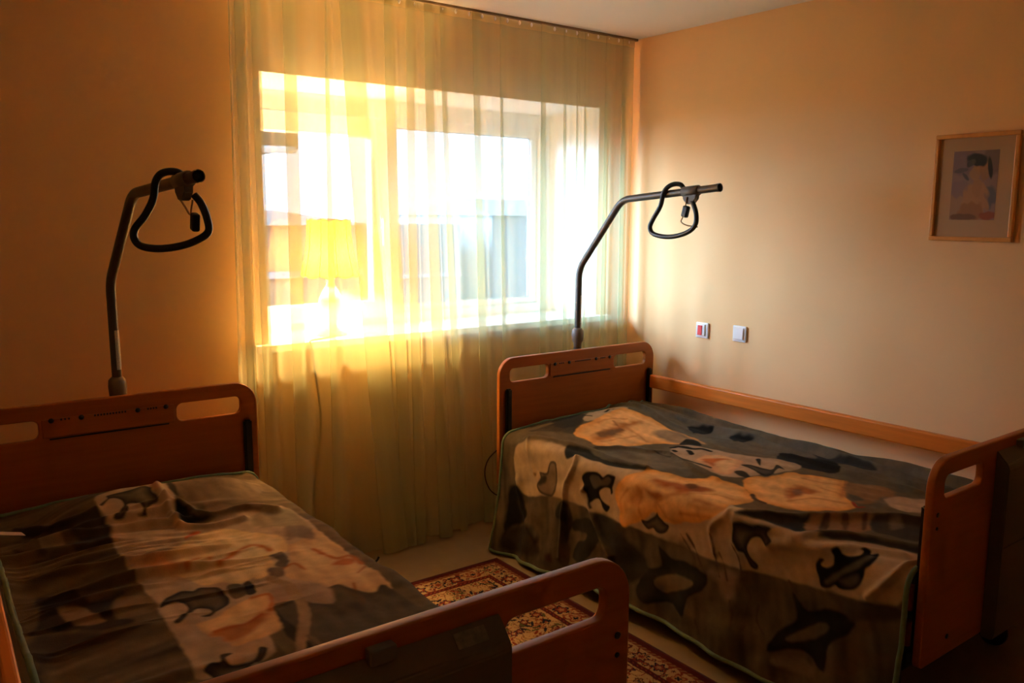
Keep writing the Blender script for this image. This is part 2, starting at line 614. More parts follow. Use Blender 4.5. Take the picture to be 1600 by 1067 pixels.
def build_curtain():
    # folds: x at the top, x at the hem, half width top, half width hem
    folds = [(-2.195, -2.225, .012, .014), (-2.130, -2.150, .013, .018), (-1.992, -2.015, .018, .026),
             (-1.83, -1.86, .004, .018), (-1.725, -1.575, .034, .052), (-1.545, -1.50, .014, .03), (-1.435, -1.44, .014, .022),
             (-1.342, -1.30, .015, .03), (-1.265, -1.19, .009, .018), (-1.085, -1.02, .012, .024), (-0.935, -0.90, .006, .014),
             (-0.675, -0.66, .010, .02), (-0.535, -0.50, .005, .016), (-0.445, -0.44, .005, .010), (-0.392, -0.37, .006, .012),
             (-0.24, -0.25, .008, .016), (-0.115, -0.11, .014, .018)]
    nz = 46
    zt, zb = H - 0.020, 0.014
    xa, xb = -2.235, -0.045
    rows = []
    r = random.Random(3)
    jit = [(r.uniform(-1, 1), r.uniform(0.7, 1.3), r.uniform(0, 6.28)) for _ in folds]
    for j in range(nz + 1):
        f = j / nz
        z = zt + (zb - zt) * f
        grow = 0.55 + 0.75 * f
        pts = [(xa + (-0.035) * f, -0.004)]
        prev = pts[0][0]
        for k, (x0, x1, w0, w1) in enumerate(folds):
            ff = f ** 1.1
            xc = x0 + (x1 - x0) * ff
            w = (w0 + (w1 - w0) * f) * 1.4
            ja, jb, jc = jit[k]
            # swell between folds
            gap = xc - w - prev
            bell = min(gap, 0.22) * 0.13 * grow
            out = 0.055 * f * f * (1.0 if x0 < -1.2 else 0.35)
            pts.append((prev + gap * 0.33, bell * (0.6 + 0.3 * ja) - out * 0.4))
            pts.append((prev + gap * 0.68, bell * 0.2 * ja - out * 0.6))
            d = (0.005 + w * 0.32) * jb * grow
            pts.append((xc + w * 0.92, d * 0.75 - out))
            pts.append((xc + w, d * 0.35 - out))
            pts.append((xc + w * 0.5, d * 0.15 - out))
            pts.append((xc - w * 0.5, -d * 0.15 - out))
            pts.append((xc - w, -d * 0.5 - out))
            pts.append((xc - w * 0.85, -d * 0.95 - out))
            pts.append((xc + w * 0.6, -d * 0.9 - out))
            prev = xc + w
        pts.append(((prev + xb) / 2, 0.004))
        pts.append((xb, -0.002))
        P = catmull([(x, y, 0) for x, y in pts], 5)
        rows.append([(p.x, p.y + YC - 0.012, z + (0.0 if j < nz else 0.004 * math.sin(p.x * 40))) for p in P])
    n = len(rows[0])
    verts = [v for row in rows for v in row]
    faces = []
    for j in range(nz):
        for i in range(n - 1):
            faces.append((j * n + i, (j + 1) * n + i, (j + 1) * n + i + 1, j * n + i + 1))
    # arc length for the weave
    s = [0.0]
    for i in range(1, n):
        a, b = rows[20][i - 1], rows[20][i]
        s.append(s[-1] + math.hypot(a[0] - b[0], a[1] - b[1]))
    t = thing('sheer_curtain', 'sheer pale yellow voile curtain hanging over the window to the floor', 'curtain', (-1.15, YC, 0))
    Y0 = t.location
    verts = [(v[0] - Y0.x, v[1] - Y0.y, v[2]) for v in verts]
    o = mesh_obj('cloth', verts, faces, M_sheer, t, smooth=True)
    uv = o.data.uv_layers.new(name='UVMap')
    li = np.empty(len(o.data.loops), dtype=np.int32)
    o.data.loops.foreach_get('vertex_index', li)
    ss = np.array(s)
    uu = np.stack([ss[li % n], (li // n) / nz * 2.46], axis=1).astype(np.float32)
    uv.data.foreach_set('uv', uu.ravel())
    # gathered heading tape: short strip that follows the top row
    hv, hf = [], []
    for i in range(n):
        x, y, z = rows[0][i]
        x -= Y0.x
        y -= Y0.y
        hv += [(x, y - 0.003, z + 0.004), (x, y - 0.003, z - 0.03)]
        if i:
            hf.append((2 * i - 2, 2 * i - 1, 2 * i + 1, 2 * i))
    mesh_obj('heading_tape', hv, hf, cloth_material('heading_tape_cloth', (0.72, 0.62, 0.34), 0.4, 0.6), t, smooth=True)
    return t


build_curtain()

# ------------------------------------------------------------------ table lamp on the sill
LX, LY = -1.735, 0.215
lamp = thing('table_lamp', 'lit table lamp with yellow pleated shade on the window sill', 'lamp', (LX, LY, SZ))
lathe('base', [(0.070, 0.0), (0.072, 0.012), (0.055, 0.02), (0.03, 0.032), (0.026, 0.05), (0.045, 0.085), (0.058, 0.125), (0.055, 0.165),
               (0.035, 0.205), (0.020, 0.23), (0.018, 0.25), (0.022, 0.258), (0.015, 0.262)], M_ceramic, lamp, seg=32)
lathe('socket', [(0.013, 0.2621), (0.016, 0.275), (0.016, 0.30), (0.012, 0.305)], M_brass, lamp, seg=16)


def lamp_shade():
    N, nz = 10, 12
    per = 8
    verts, faces = [], []
    seg = N * per
    for j in range(nz + 1):
        f = j / nz
        z = 0.278 + f * 0.252
        r = 0.132 + (0.098 - 0.132) * f - 0.010 * math.sin(math.pi * f)
        for k in range(seg):
            a = 2 * math.pi * k / seg + 0.15
            ph = (k % per) / per
            scallop = 1 - 0.045 * math.sin(math.pi * ph)
            dz = 0.0
            if j == 0:
                dz = -0.012 * math.sin(math.pi * ph)
            if j == nz:
                dz = -0.006 * math.sin(math.pi * ph)
            verts.append((r * scallop * math.cos(a), r * scallop * math.sin(a), z + dz))
    for j in range(nz):
        for k in range(seg):
            k2 = (k + 1) % seg
            faces.append((j * seg + k, j * seg + k2, (j + 1) * seg + k2, (j + 1) * seg + k))
    sh = mesh_obj('lamp_shade', verts, faces, M_shade, lamp, smooth=True)
    trim = material('gold_braid', (0.45, 0.26, 0.06), 0.6)
    for (j, nm) in ((0, 'trim_braid'), (nz, 'trim_braid')):
        loop = [Vector(verts[j * seg + k]) * 1.0 for k in range(seg)]
        tube(nm, loop, 0.0028, trim, sh, seg=6, closed=True)
    for n in range(N):
        k = n * per
        tube('shade_rib', [Vector(verts[j * seg + k]) for j in range(nz + 1)], 0.0016, trim, sh, seg=5)


lamp_shade()
M_bulb = bpy.data.materials.new('clear_bulb')
M_bulb.use_nodes = True
bn = M_bulb.node_tree
bn.nodes.clear()
bo = bn.nodes.new('ShaderNodeOutputMaterial')
bx = bn.nodes.new('ShaderNodeMixShader')
bt = bn.nodes.new('ShaderNodeBsdfTransparent')
be = bn.nodes.new('ShaderNodeEmission')
be.inputs['Color'].default_value = (1.0, 0.66, 0.30, 1)
be.inputs['Strength'].default_value = 20
bx.inputs['Fac'].default_value = 0.15
bn.links.new(bt.outputs[0], bx.inputs[1])
bn.links.new(be.outputs[0], bx.inputs[2])
bn.links.new(bx.outputs[0], bo.inputs['Surface'])
lathe('bulb', [(0.010, 0.3052), (0.014, 0.318), (0.027, 0.345), (0.030, 0.362), (0.024, 0.382), (0.010, 0.393)], M_bulb, lamp, seg=16)
ld = bpy.data.lights.new('lamp_bulb_light', 'POINT')
ld.energy = 74
ld.color = (1.0, 0.63, 0.25)
ld.shadow_soft_size = 0.02
lo = bpy.data.objects.new('lamp_bulb_light', ld)
COL.objects.link(lo)
lo.location = (0, 0, 0.352)
lo.parent = lamp
cord = [(0.05, 0.02, 0.008), (-0.05, -0.10, 0.004), (-0.165, -0.150, 0.004), (-0.180, -0.185, -0.01), (-0.176, -0.186, -0.06), (-0.160, -0.165, -0.14),
        (-0.133, -0.150, -0.32), (-0.141, -0.150, -0.46), (-0.171, -0.150, -0.64), (-0.182, -0.150, -0.79), (-0.19, -0.155, -0.93), (-0.22, -0.16, -0.985), (-0.30, -0.16, -0.994)]
tube('cord', catmull(cord, 6), 0.0048, M_cord, lamp, seg=6)

# ------------------------------------------------------------------ nursing beds
HW, BL = 0.5185, 1.02       # half width, half length between the boards


def make_bed(label, loc, rotz, dz, lowered, tilt=0.0):
    bed = thing('nursing_bed', label, 'bed', loc, rotz, 'nursing beds')
    top, bot = 0.888 + dz, 0.268 + dz
    th = 0.024
    R = 0.085
    outer = rrect(-HW, HW, bot, top, (0.02, 0.02, R, R), 9)
    sl = [rrect(-HW + 0.062, -0.222, top - 0.118, top - 0.052, (0.022,) * 4, 5)[::-1],
          rrect(0.222, HW - 0.062, top - 0.118, top - 0.052, (0.022,) * 4, 5)[::-1]]
    hb = board('headboard', outer, sl, BL + th / 2, th, M_wood, bed)
    fb = board('footboard', outer, sl, -BL + th / 2, th, M_wood, bed)
    # head board fittings
    box('centre_plate', (0, BL - 0.0025, top - 0.083), (0.425, 0.005, 0.064), M_wood, hb, 0.0015, 1)
    box('groove', (0.0, BL - 0.0012, top - 0.121), (0.385, 0.0022, 0.005), M_black, hb)
    for x in (-0.185, -0.093, 0.088, 0.183):
        lathe('bolt', [(0.0085, 0), (0.0085, 0.003), (0.006, 0.0045)], M_black, hb, (x, BL - 0.0092, top - 0.056), 12, axis='Y')
    for (xa, xb) in ((-0.16, -0.125), (-0.055, 0.052), (0.118, 0.155)):
        n = max(2, int((xb - xa) / 0.009))
        for k in range(n):
            xx = xa + (k + 0.5) * (xb - xa) / n
            box('letter_mark', (xx, BL - 0.0055, top - 0.056), (0.0055, 0.0012, 0.007), M_black, hb)
    for s in (-1, 1):
        for (par, yy) in ((hb, BL - 0.0125), (fb, -BL + th + 0.0125)):
            gb = bmesh.new()
            bm_box(gb, (s * (HW - 0.044), yy, (top - 0.145 + bot + 0.02) / 2), (0.03, 0.023, top - 0.145 - bot - 0.02))
            bmesh.ops.bevel(gb, geom=gb.edges[:], offset=0.006, segments=2, affect='EDGES')
            bm_obj('rail_guide', gb, M_black, par)
        # bolts on the outside of the foot board
        for (dx, dzz, r) in ((0.032, 0.160, 0.0075), (0.032, 0.200, 0.0055), (0.15, 0.560, 0.008)):
            lathe('bolt', [(r * 0.7, -0.0035), (r, -0.0022), (r, 0)], M_black, fb, (s * (HW - dx), -BL - 0.0003, top - dzz), 12, axis='Y')
    # side rails: two planks a side
    for s in (-1, 1):
        low = lowered == s
        zs = ((0.435, 0.360) if low else (0.676 - 0.0, 0.50))
        for k, z in enumerate(zs):
            hh = 0.072
            L = 2 * BL - 2 * th - 0.030
            rot = Matrix.Rotation(math.radians(tilt), 4, 'Z') if (s == -1 and tilt and k == 0) else Matrix.Identity(4)
            xx = s * (HW - 0.044)
            if low:
                z = (0.455, 0.345)[k]
                hh = 0.078
            elif tilt and s == -1 and k == 0:
                xx += 0.02
            box('side_rail', (xx, 0.012, z + dz), (0.030, L, hh), M_wood_y, bed, 0.008, 3, rot)
    # lying frame, undercarriage, legs and castors
    fbm = bmesh.new()
    for s in (-1, 1):
        bm_box(fbm, (s * 0.41, 0.01, 0.315 + dz), (0.04, 1.96, 0.06))
    for y in (-0.95, -0.5, 0, 0.5, 0.95):
        bm_box(fbm, (0, y, 0.315 + dz), (0.78, 0.04, 0.05))
    bm_obj('lying_frame', fbm, M_dark, bed)
    fbm = bmesh.new()
    for s in (-1, 1):
        bm_box(fbm, (s * 0.33, 0, 0.16), (0.05, 1.75, 0.05))
        bm_box(fbm, (0, s * 0.85, 0.16), (0.72, 0.05, 0.05))
        bm_box(fbm, (0, s * 0.45, 0.23 + dz / 2), (0.08, 0.08, 0.12 + dz))
    bm_obj('undercarriage', fbm, M_dark, bed)
    for sx in (-1, 1):
        for sy in (-1, 1):
            lg = box('leg', (sx * 0.36, sy * 0.86, 0.12), (0.045, 0.045, 0.13), M_dark, bed, 0.004)
            lathe('castor', [(0.012, -0.018), (0.046, -0.016), (0.05, -0.008), (0.05, 0.008), (0.046, 0.016), (0.012, 0.018)], M_black, lg,
                  (sx * 0.36, sy * 0.86, 0.05), 20, axis='X')
    return bed


RB = (-0.5885, -1.272, 0.0)
LB = (-2.7985, -1.268, 0.0)
LROT = math.radians(-0.55)
bed_r = make_bed('cherry wood nursing bed along the right wall, seen side on', RB, 0, 0.0, -1)
bed_l = make_bed('cherry wood nursing bed at lower left, nearest the camera', LB, LROT, 0.032, 1, tilt=-1.2)
# power cable of the bed on the right
tube('power_cable', catmull([(-0.50, 1.06, 0.44), (-0.545, 1.07, 0.40), (-0.565, 1.075, 0.34), (-0.55, 1.075, 0.27), (-0.515, 1.06, 0.22), (-0.46, 1.0, 0.20)], 6), 0.003, M_cord, bed_r, 6)
tube('power_cable', catmull([(0.30, 0.85, 0.16), (0.42, 0.95, 0.02), (0.80, 1.06, 0.008), (1.02, 1.105, 0.008), (1.07, 1.125, 0.016), (1.085, 1.13, 0.03)], 6), 0.005, M_black, bed_l, 8)

for (nm, lab, loc, rz, dz) in (('mattress', 'grey mattress under the blanket of the bed along the right wall', RB, 0, 0),
                               ('mattress', 'grey mattress under the blanket of the bed at lower left', LB, LROT, 0.032)):
    m = box(nm, (0, -0.0, 0.435 + dz), (0.86, 1.92, 0.18), M_mattress, None, 0.03, 3)
    m.location = loc
    m.rotation_euler = (0, 0, rz)
    tag(m, lab, 'mattress', 'mattresses')

# ------------------------------------------------------------------ trapeze poles
def trapeze(label, base, pts, loop, strap, clamp_at, buckle):
    b = Vector(base)
    t = thing('trapeze_pole', label, 'trapeze pole', base, 0.0, 'trapeze poles of the beds')
    P = [Vector(p) - b for p in pts]
    path = fillet(P, 0.05, 8)
    r = 0.0165
    tube('pole', path, r, M_pole, t, 16, caps=False)
    d = (P[-1] - P[-2]).normalized()
    # open dark end of the tube
    tube('end_plug', [P[-1] - d * 0.03, P[-1] - d * 0.004], r - 0.001, M_black, t, 16)
    tube('end_ring', [P[-1] - d * 0.012, P[-1] + d * 0.001], r + 0.0015, M_pole, t, 16, caps=False)
    # socket collar above the head board and the holder tube behind it
    z0 = P[0].z
    lathe('collar', [(0.0185, z0 - 0.10), (0.020, z0 - 0.075), (0.029, z0 - 0.062), (0.031, z0 - 0.03), (0.029, z0 - 0.008), (0.022, z0), (0.0172, z0 + 0.004)],
          M_clamp, t, (P[0].x, P[0].y, 0), 20)
    lathe('holder', [(0.020, -0.52), (0.020, z0 - 0.1)], M_dark, t, (P[0].x, P[0].y, 0), 16)
    box('holder_bracket', (P[0].x, P[0].y - 0.021, -0.42), (0.09, 0.032, 0.05), M_dark, t, 0.004)
    # sticker on the upright
    a0, a1 = z0 + 0.03, z0 + 0.17
    sv, sf = [], []
    for j, zz in enumerate((a0, (a0 + a1) / 2, a1)):
        for k in range(7):
            a = math.radians(-95 + 12 * k)
            f = (zz - P[0].z) / (P[1].z - P[0].z)
            c = P[0].lerp(P[1], f)
            sv.append((c.x + (r + 0.0008) * math.cos(a), c.y + (r + 0.0008) * math.sin(a), zz))
    for j in range(2):
        for k in range(6):
            sf.append((j * 7 + k, j * 7 + k + 1, (j + 1) * 7 + k + 1, (j + 1) * 7 + k))
    mesh_obj('sticker', sv, sf, M_sticker, t, True)
    # clamp sleeve on the arm
    c0 = P[-2].lerp(P[-1], clamp_at - 0.075)
    c1 = P[-2].lerp(P[-1], clamp_at + 0.075)
    cl = tube('clamp', [c0, c0.lerp(c1, 0.02), c0.lerp(c1, 0.98), c1], [0.0195, 0.0225, 0.0225, 0.0195], M_clamp, t, 18)
    cm = c0.lerp(c1, 0.5)
    side = d.cross(Vector((0, 0, 1))).normalized()
    ang = math.atan2(d.y, d.x)
    rot = Matrix.Rotation(ang, 4, 'Z')
    bmk = bmesh.new()
    vs = []
    for s in (-0.013, 0.013):
        for (du, dzv) in ((-0.040, -0.012), (0.040, -0.012), (0.036, -0.034), (0.014, -0.056), (-0.014, -0.056), (-0.036, -0.034)):
            vs.append(bmk.verts.new(cm + Vector((d.x, d.y, 0)) * du + side * s + Vector((0, 0, dzv))))
    bmk.faces.new(vs[0:6])
    bmk.faces.new(vs[6:12][::-1])
    for k in range(6):
        k2 = (k + 1) % 6
        bmk.faces.new((vs[k2], vs[k], vs[6 + k], vs[6 + k2]))
    bmesh.ops.recalc_face_normals(bmk, faces=bmk.faces[:])
    bmesh.ops.bevel(bmk, geom=bmk.edges[:], offset=0.003, segments=2, affect='EDGES')
    bm_obj('clamp_lug', bmk, M_clamp, cl)
    gp = tube('grip', catmull([Vector(p) - b for p in loop], 6), 0.0105, M_black, t, 12)
    tube('strap', catmull([Vector(p) - b for p in strap], 4), 0.0028, M_strap, gp, 6)
    q = Vector(buckle) - b
    box('buckle', tuple(q), (0.022, 0.03, 0.05), M_black, gp, 0.006, 2, Matrix.Rotation(0.25, 4, 'X'))
    return t


off = 0.022
trapeze('trapeze pole with black grip above the bed along the right wall', (-0.566, -0.19, 0.90),
        [(-0.566, -0.187, 0.985), (-0.566, -0.190, 1.289), (-0.566, -0.485, 1.630), (-0.566, -1.061, 1.674)],
        [(-0.566 + 0.012, -0.868, 1.648), (-0.566 + .002, -0.845, 1.690), (-0.566 - off * .6, -0.802, 1.690), (-0.566 - off, -0.77, 1.661), (-0.566 - off, -0.75, 1.599), (-0.566 - off, -0.709, 1.542), (-0.566 - off, -0.691, 1.505),
         (-0.566 - off, -0.712, 1.476), (-0.566 - off, -0.786, 1.464), (-0.566 - off, -0.861, 1.471), (-0.566 - off, -0.925, 1.492), (-0.566 - off, -0.956, 1.522),
         (-0.566 - off * .8, -0.954, 1.563), (-0.566 - off * .5, -0.934, 1.600), (-0.566, -0.91, 1.622)],
        [(-0.566 - .016, -0.897, 1.637), (-0.566 - .016, -0.891, 1.598), (-0.566 - .016, -0.880, 1.555), (-0.566 - .016, -0.869, 1.533), (-0.566 - .016, -0.890, 1.519), (-0.566 - .016, -0.925, 1.513), (-0.566 - .02, -0.965, 1.510)],
        0.73, (-0.566 - .016, -0.893, 1.575))
trapeze('trapeze pole with black grip above the bed at lower left', (-2.749, -0.19, 0.93),
        [(-2.749, -0.194, 0.977), (-2.749, -0.185, 1.317), (-2.729, -0.494, 1.615), (-2.693, -1.06, 1.653)],
        [(-2.70, -0.93, 1.612), (-2.690, -0.925, 1.648), (-2.712, -0.925, 1.668), (-2.745, -0.909, 1.664), (-2.761, -0.897, 1.639), (-2.768, -0.89, 1.593), (-2.788, -0.872, 1.547), (-2.81, -0.853, 1.514), (-2.814, -0.849, 1.487),
         (-2.80, -0.862, 1.464), (-2.761, -0.896, 1.457), (-2.714, -0.938, 1.465), (-2.677, -0.97, 1.482), (-2.653, -0.992, 1.505), (-2.654, -0.99, 1.541), (-2.665, -0.981, 1.581), (-2.68, -0.970, 1.606)],
        [(-2.711, -0.94, 1.596), (-2.700, -0.95, 1.572), (-2.690, -0.959, 1.551), (-2.686, -0.962, 1.572), (-2.683, -0.965, 1.592)],
        0.80, (-2.681, -0.97, 1.531))

# ------------------------------------------------------------------ control boxes hung on the foot boards
def control_box(label, bed_loc, rotz, dz, x0, x1):
    zt = 0.858 + dz
    t = thing('control_box', label, 'box', (bed_loc[0], bed_loc[1], 0), rotz, 'control boxes on the foot boards')
    y1 = -BL - 0.0015
    w = x1 - x0
    cx = (x0 + x1) / 2
    prof = [(0.0, 0.0), (-0.034, -0.036), (-0.040, -0.05), (-0.040, -0.58), (-0.034, -0.60), (0.0, -0.60)]
    bmc = bmesh.new()
    va = [bmc.verts.new((x0, y1 + p, zt + q)) for p, q in prof]
    vb = [bmc.verts.new((x1, y1 + p, zt + q)) for p, q in prof]
    bmc.faces.new(va)
    bmc.faces.new(vb[::-1])
    for k in range(len(prof)):
        k2 = (k + 1) % len(prof)
        bmc.faces.new((va[k2], va[k], vb[k], vb[k2]))
    bmesh.ops.recalc_face_normals(bmc, faces=bmc.faces[:])
    bmesh.ops.bevel(bmc, geom=bmc.edges[:], offset=0.003, segments=2, affect='EDGES')
    bm_obj('casing', bmc, M_boxg, t)
    sl = Matrix.Rotation(math.radians(46), 4, 'X')
    box('catch', (cx - 0.025, y1 - 0.010, zt + 0.003), (0.046, 0.022, 0.026), M_clamp, t, 0.004, 2)
    box('label_plate', (cx + w * 0.33, y1 - 0.0180, zt - 0.0168), (0.06, 0.026, 0.001), material('worn_label', (0.20, 0.16, 0.11), 0.6, noise=0.3, nscale=120), t, 0, 2, sl)
    box('seam', (cx, y1 - 0.0403, zt - 0.30), (w - 0.03, 0.001, 0.004), M_black, t)
    lathe('knob', [(0.012, -0.012), (0.014, -0.004), (0.014, 0.0)], M_black, t, (cx + 0.01, y1 - 0.0405, zt - 0.075), 16, axis='Y')
    return t


control_box('grey control box hung on the foot board of the bed along the right wall', RB, 0, 0.0, -0.148, 0.21)
control_box('grey control box with a catch hung on the near foot board at lower left', LB, LROT, 0.032, -0.20, 0.207)

# ------------------------------------------------------------------ painted cloth helpers
def smooth_noise(x, y, seed, n=5):
    r = np.random.RandomState(seed)
    o = np.zeros_like(x)
    for k in range(n):
        a = r.uniform(0, 6.28)
        f = r.uniform(0.7, 1.6)
        o += np.sin((x * math.cos(a) + y * math.sin(a)) * f + r.uniform(0, 6.28))
    return o / math.sqrt(n)


def seg_dist(U, V, pts):
    d = np.full(U.shape, 1e9)
    for (a, b) in zip(pts[:-1], pts[1:]):
        ax, ay = a
        bx, by = b
        L2 = (bx - ax) ** 2 + (by - ay) ** 2 + 1e-12
        t = np.clip(((U - ax) * (bx - ax) + (V - ay) * (by - ay)) / L2, 0, 1)
        d = np.minimum(d, np.hypot(U - ax - t * (bx - ax), V - ay - t * (by - ay)))
    return d


def smooth_poly(pts, n=4, closed=True):
    return [(p.x, p.y) for p in catmull([(a, b, 0) for a, b in pts], n, closed)]


def inside(U, V, poly):
    c = np.zeros(U.shape, dtype=bool)
    n = len(poly)
    for i in range(n):
        x1, y1 = poly[i]
        x2, y2 = poly[(i + 1) % n]
        if y1 == y2:
            continue
        m = ((y1 > V) != (y2 > V)) & (U < (x2 - x1) * (V - y1) / (y2 - y1) + x1)
        c ^= m
    return c


def sdf(U, V, poly):
    d = seg_dist(U, V, poly + [poly[0]])
    return np.where(inside(U, V, poly), -d, d)


def set_colors(me, rgb):
    ca = me.color_attributes.new('Col', 'FLOAT_COLOR', 'POINT')
    a = np.ones((len(rgb), 4), dtype=np.float32)
    a[:, :3] = rgb
    ca.data.foreach_set('color', a.ravel())


M_blanket = material('plush_blanket', (1, 1, 1), 0.95, spec=0.06, noise=0.08, nscale=60, bump=0.35, bscale=320, sheen=0.03, attr='Col')


def grid_mesh(name, P, mat, parent):
    """P: (n, m, 3) array -> grid mesh"""
    n, m, _ = P.shape
    idx = np.arange(n * m).reshape(n, m)
    q = np.stack([idx[:-1, :-1], idx[1:, :-1], idx[1:, 1:], idx[:-1, 1:]], axis=-1).reshape(-1, 4)
    me = bpy.data.meshes.new(name)
    me.vertices.add(n * m)
    me.vertices.foreach_set('co', P.reshape(-1).astype(np.float32))
    me.loops.add(q.size)
    me.loops.foreach_set('vertex_index', q.ravel().astype(np.int32))
    me.polygons.add(len(q))
    me.polygons.foreach_set('loop_start', (np.arange(len(q)) * 4).astype(np.int32))
    me.polygons.foreach_set('use_smooth', np.ones(len(q), dtype=bool))
    me.update(calc_edges=True)
    me.validate()
    me.materials.append(mat)
    o = bpy.data.objects.new(name, me)
    COL.objects.link(o)
    o.parent = parent
    return o
# ------------------------------------------------------------------ blankets
def drape(U, V, F, r, A, D0, D, x0, sgn, z0):
    """cloth lying flat for F metres across the bed, rolling over the edge and hanging down; returns points and normals"""
    th = np.clip((U - F) / r, 0, A)
    t = np.clip(U - F - r * A, 0, None)
    t = t * (D / D0)
    xf = np.minimum(U, F)
    X = x0 + sgn * (xf + r * np.sin(th) + t * math.cos(A))
    Z = z0 - r * (1 - np.cos(th)) - t * math.sin(A)
    N = np.stack([sgn * np.sin(th), np.zeros_like(th), np.cos(th)], axis=-1)
    return X, Z, N, t


def ridge(U, V, pts, h, w, fade=None):
    d = seg_dist(U, V, smooth_poly(pts, 4, False))
    return h * np.exp(-(d / w) ** 2)


def binding(name, P, parent, rad=0.008):
    n, m, _ = P.shape
    st = 5
    loop = [tuple(P[i, 0]) for i in range(0, n - 1, st)] + [tuple(P[n - 1, j]) for j in range(0, m - 1, st)] + \
           [tuple(P[i, m - 1]) for i in range(n - 1, 0, -st)] + [tuple(P[0, j]) for j in range(m - 1, 0, -st)]
    return tube(name, loop, rad, M_green, parent, 7, closed=True)


def paint(U, V, base, layers, seed):
    """flat colours of the plush, mostly dyed pattern, plus one painted gap shadow: polygons in cloth coordinates (metres), soft wavy outlines"""
    C = base.copy()
    wob = 0.5 * smooth_noise(U * 60, V * 60, seed, 6) + 0.5 * smooth_noise(U * 140, V * 140, seed + 1, 6)
    grain = smooth_noise(U * 90, V * 25, seed + 2, 7)
    for L in layers:
        kind, pts = L[0], L[1]
        if kind == 'poly':
            col, soft, wa = L[2], L[3], L[4]
            poly = smooth_poly(pts, 4, True)
        elif kind == 'hard':
            col, soft, wa = L[2], L[3], L[4]
            poly = pts
        else:
            col, soft, wa, width = L[2], L[3], L[4], L[5]
            poly = smooth_poly(pts, 4, False)
        us = [p[0] for p in poly]
        vs = [p[1] for p in poly]
        pad = 0.03 + soft * 2 + (L[5] if kind == 'line' else 0)
        ix = (U > min(us) - pad) & (U < max(us) + pad) & (V > min(vs) - pad) & (V < max(vs) + pad)
        u, v = U[ix], V[ix]
        if u.size == 0:
            continue
        d = (seg_dist(u, v, poly) - width) if kind == 'line' else sdf(u, v, poly)
        d = d + wa * wob[ix]
        a = np.clip(0.5 - d / (2 * soft), 0, 1)[:, None]
        a = a * a * (3 - 2 * a)
        c = np.array(col)[None, :] * (1 + 0.10 * grain[ix][:, None])
        if kind in ('poly', 'hard') and len(L) > 5 and L[5] is not None:
            inner, depth = L[5], L[6]
            e = np.clip(-d / depth, 0, 1)[:, None]
            c = c * (1 - e) + np.array(inner)[None, :] * (1 + 0.10 * grain[ix][:, None]) * e
        C[ix] = C[ix] * (1 - a) + c * a
    return C


def blanket(name, label, loc, rotz, grid, shape, color_fn):
    n, m, Lu, Lv = grid
    u = np.linspace(0, Lu, n)
    v = np.linspace(0, Lv, m)
    U, V = np.meshgrid(u, v, indexing='ij')
    P = shape(U, V)
    t = thing(name, label, 'blanket', loc, rotz, 'plush blankets on the beds')
    o = grid_mesh('cloth', P, M_blanket, t)
    set_colors(o.data, np.clip(0.78 * color_fn(U, V).reshape(-1, 3), 0, 1))
    binding('binding', P, t)
    return t, P


# cloth coordinates: u across the bed, v from head to foot, in metres
RIDGES_R = [
    ([(0.962,0.172),(1.007,0.203),(1.074,0.257)], 0.012, 0.01),
    ([(0.955,0.491),(0.992,0.507),(1.051,0.479),(1.081,0.468),(1.215,0.476),(1.371,0.491)], 0.016, 0.013),
    ([(1.07,0.585),(1.085,0.581),(1.144,0.643),(1.233,0.721),(1.289,0.795)], 0.022, 0.014),
    ([(0.947,0.156),(0.903,0.327),(0.869,0.479),(0.88,0.667),(0.873,0.822)], 0.02, 0.018),
    ([(0.825,0.476),(0.724,0.561),(0.687,0.635),(0.631,0.709),(0.732,0.932),(0.75,1.072)], 0.012, 0.014),
    ([(0.966,1.314),(0.94,1.384),(0.892,1.462),(0.821,1.528),(0.654,1.657),(0.561,1.77)], 0.022, 0.022),
    ([(0.981,1.345),(0.962,1.516),(0.958,1.586),(0.836,1.731),(0.78,1.887)], 0.018, 0.018),
    ([(1.062,1.836),(1.007,1.879),(0.962,1.91),(0.884,1.929)], 0.016, 0.012),
    ([(1.014,1.485),(0.981,1.598),(0.97,1.668),(0.91,1.777),(0.862,1.871)], 0.012, 0.018),
    ([(0.966,1.314),(1.01,1.255),(1.055,1.239),(1.114,1.271)], 0.009, 0.012),
    ([(1.055,1.345),(1.103,1.388),(1.152,1.395)], 0.008, 0.012),
    ([(1.129,0.136),(1.241,0.179),(1.326,0.327)], 0.01, 0.02),
]
RIDGES_L = [
    ([(0.477,0.224),(0.474,0.329),(0.474,0.379),(0.481,0.468)], 0.016, 0.015),
    ([(0.481,0.325),(0.522,0.383),(0.574,0.46),(0.686,0.441),(0.783,0.491)], 0.02, 0.016),
    ([(0.481,0.48),(0.571,0.511),(0.664,0.507)], 0.014, 0.012),
    ([(0.071,0.182),(0.149,0.278),(0.224,0.309),(0.28,0.298)], 0.016, 0.015),
]
